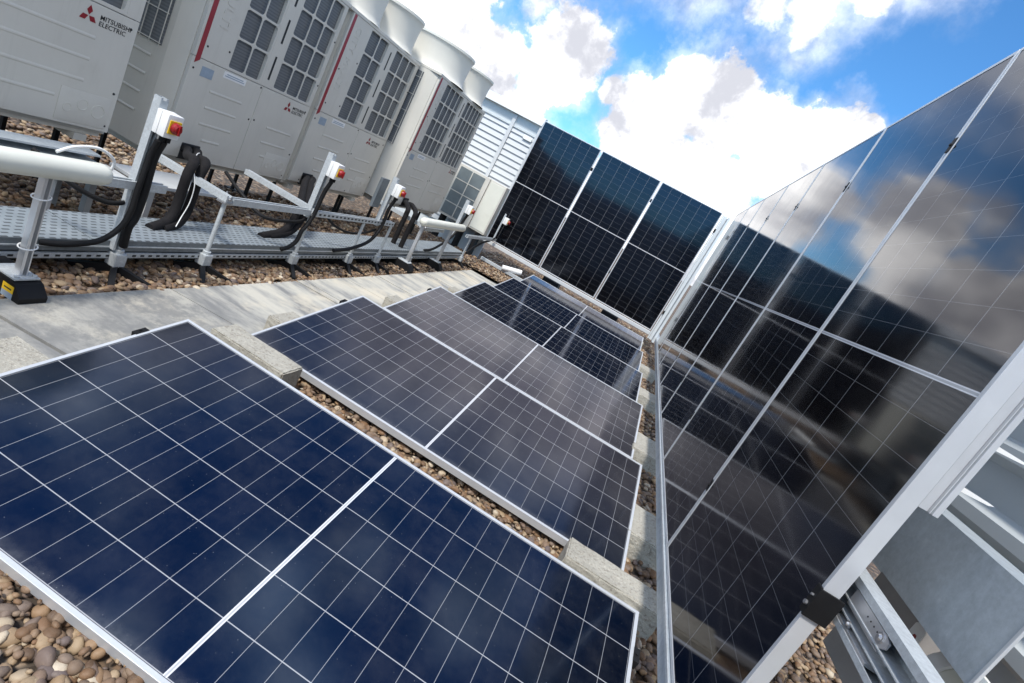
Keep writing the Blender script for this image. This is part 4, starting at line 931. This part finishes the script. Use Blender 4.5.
# cream padded rails on posts with black feet
def guard(y0, y1, x, z, posts, lab, sticker, rad=0.047):
    O = (x, (y0+y1)/2, 0)
    g_ = thing('padded_rail', lab, 'guard rail', O, 'cream padded rails on posts')
    n = 10; pts = []; rads = []
    for k in range(5): a = k/4*math.pi/2; pts.append((x, y0+rad*(1-math.sin(a)), z)) ; rads.append(max(0.002, rad*math.cos(math.pi/2-a) if k else 0.002))
    path = [(x, y0+rad*0.0, z), (x, y0+rad*0.12, z), (x, y0+rad*0.4, z), (x, y0+rad, z), (x, y1-rad, z), (x, y1-rad*0.4, z), (x, y1-rad*0.12, z), (x, y1, z)]
    rr = [rad*0.25, rad*0.55, rad*0.85, rad, rad, rad*0.85, rad*0.55, rad*0.25]
    q = MB(); q.tube(path, rr, 24); q.build('pad', MT['cream'], g_, O, True, 60)
    for yp in posts:
        q = MB(); w_ = 0.0165
        q.prism([(x-w_, yp-w_), (x+w_, yp-w_), (x+w_, yp-0.004), (x-w_+0.006, yp-0.004), (x-w_+0.006, yp+0.011), (x+w_, yp+0.011), (x+w_, yp+w_), (x-w_, yp+w_)], 'z', 0.1245, z-rad*0.9); po = q.build('post', MT['alu_raw'], g_, O)
        q = MB(); q.box(x-0.09, x+0.045, yp-0.05, yp+0.05, 0.116, 0.124, 0.001)
        for s_ in (-1, 1): q.lathe((x+0.03, yp+s_*0.035, 0.124), [(0, 0.008), (0.009, 0.008), (0.009, 0)], 6)
        q.build('foot_plate', MT['galv_light'], g_, O)
        q = MB(); q.prism([(x-0.34, 0.0), (x+0.05, 0.0), (x+0.095, 0.02), (x+0.10, 0.06), (x+0.06, 0.105), (x+0.03, 0.115), (x-0.26, 0.115), (x-0.34, 0.07)], 'y', yp-0.055, yp+0.055); fo = q.build('foot', MT['black'], g_, O)
        if sticker:
            q = MB(); ys_ = yp-0.0555
            q.mat(0).box(x+0.0, x+0.06, ys_-0.001, ys_, 0.062, 0.094); q.mat(1).box(x+0.0, x+0.06, ys_-0.001, ys_, 0.036, 0.0615); q.mat(2).box(x+0.01, x+0.05, ys_-0.0015, ys_-0.001, 0.074, 0.080)
            q.build('sticker', [MT['yellow'], MT['label_blue'], MT['ink']], fo, O)
    if sticker:
        for zz in (0.25, 0.47):
            q = MB(); q.tube([(x+0.025*math.cos(a)*1.25, posts[-1]+0.025*math.sin(a)*1.25, zz+0.006*math.sin(a)) for a in [k*math.pi/8 for k in range(17)]], 0.003, 6, False); q.build('cable_tie', MT['white'], po, O)
guard(-1.25, 0.31, -2.83, 0.60, (-0.95, 0.057), 'near cream padded rail on silver post, cut by the left frame edge', True)
guard(3.95, 5.35, -2.90, 0.605, (4.035, 4.95), 'far cream padded rail on two silver posts with black feet', False)
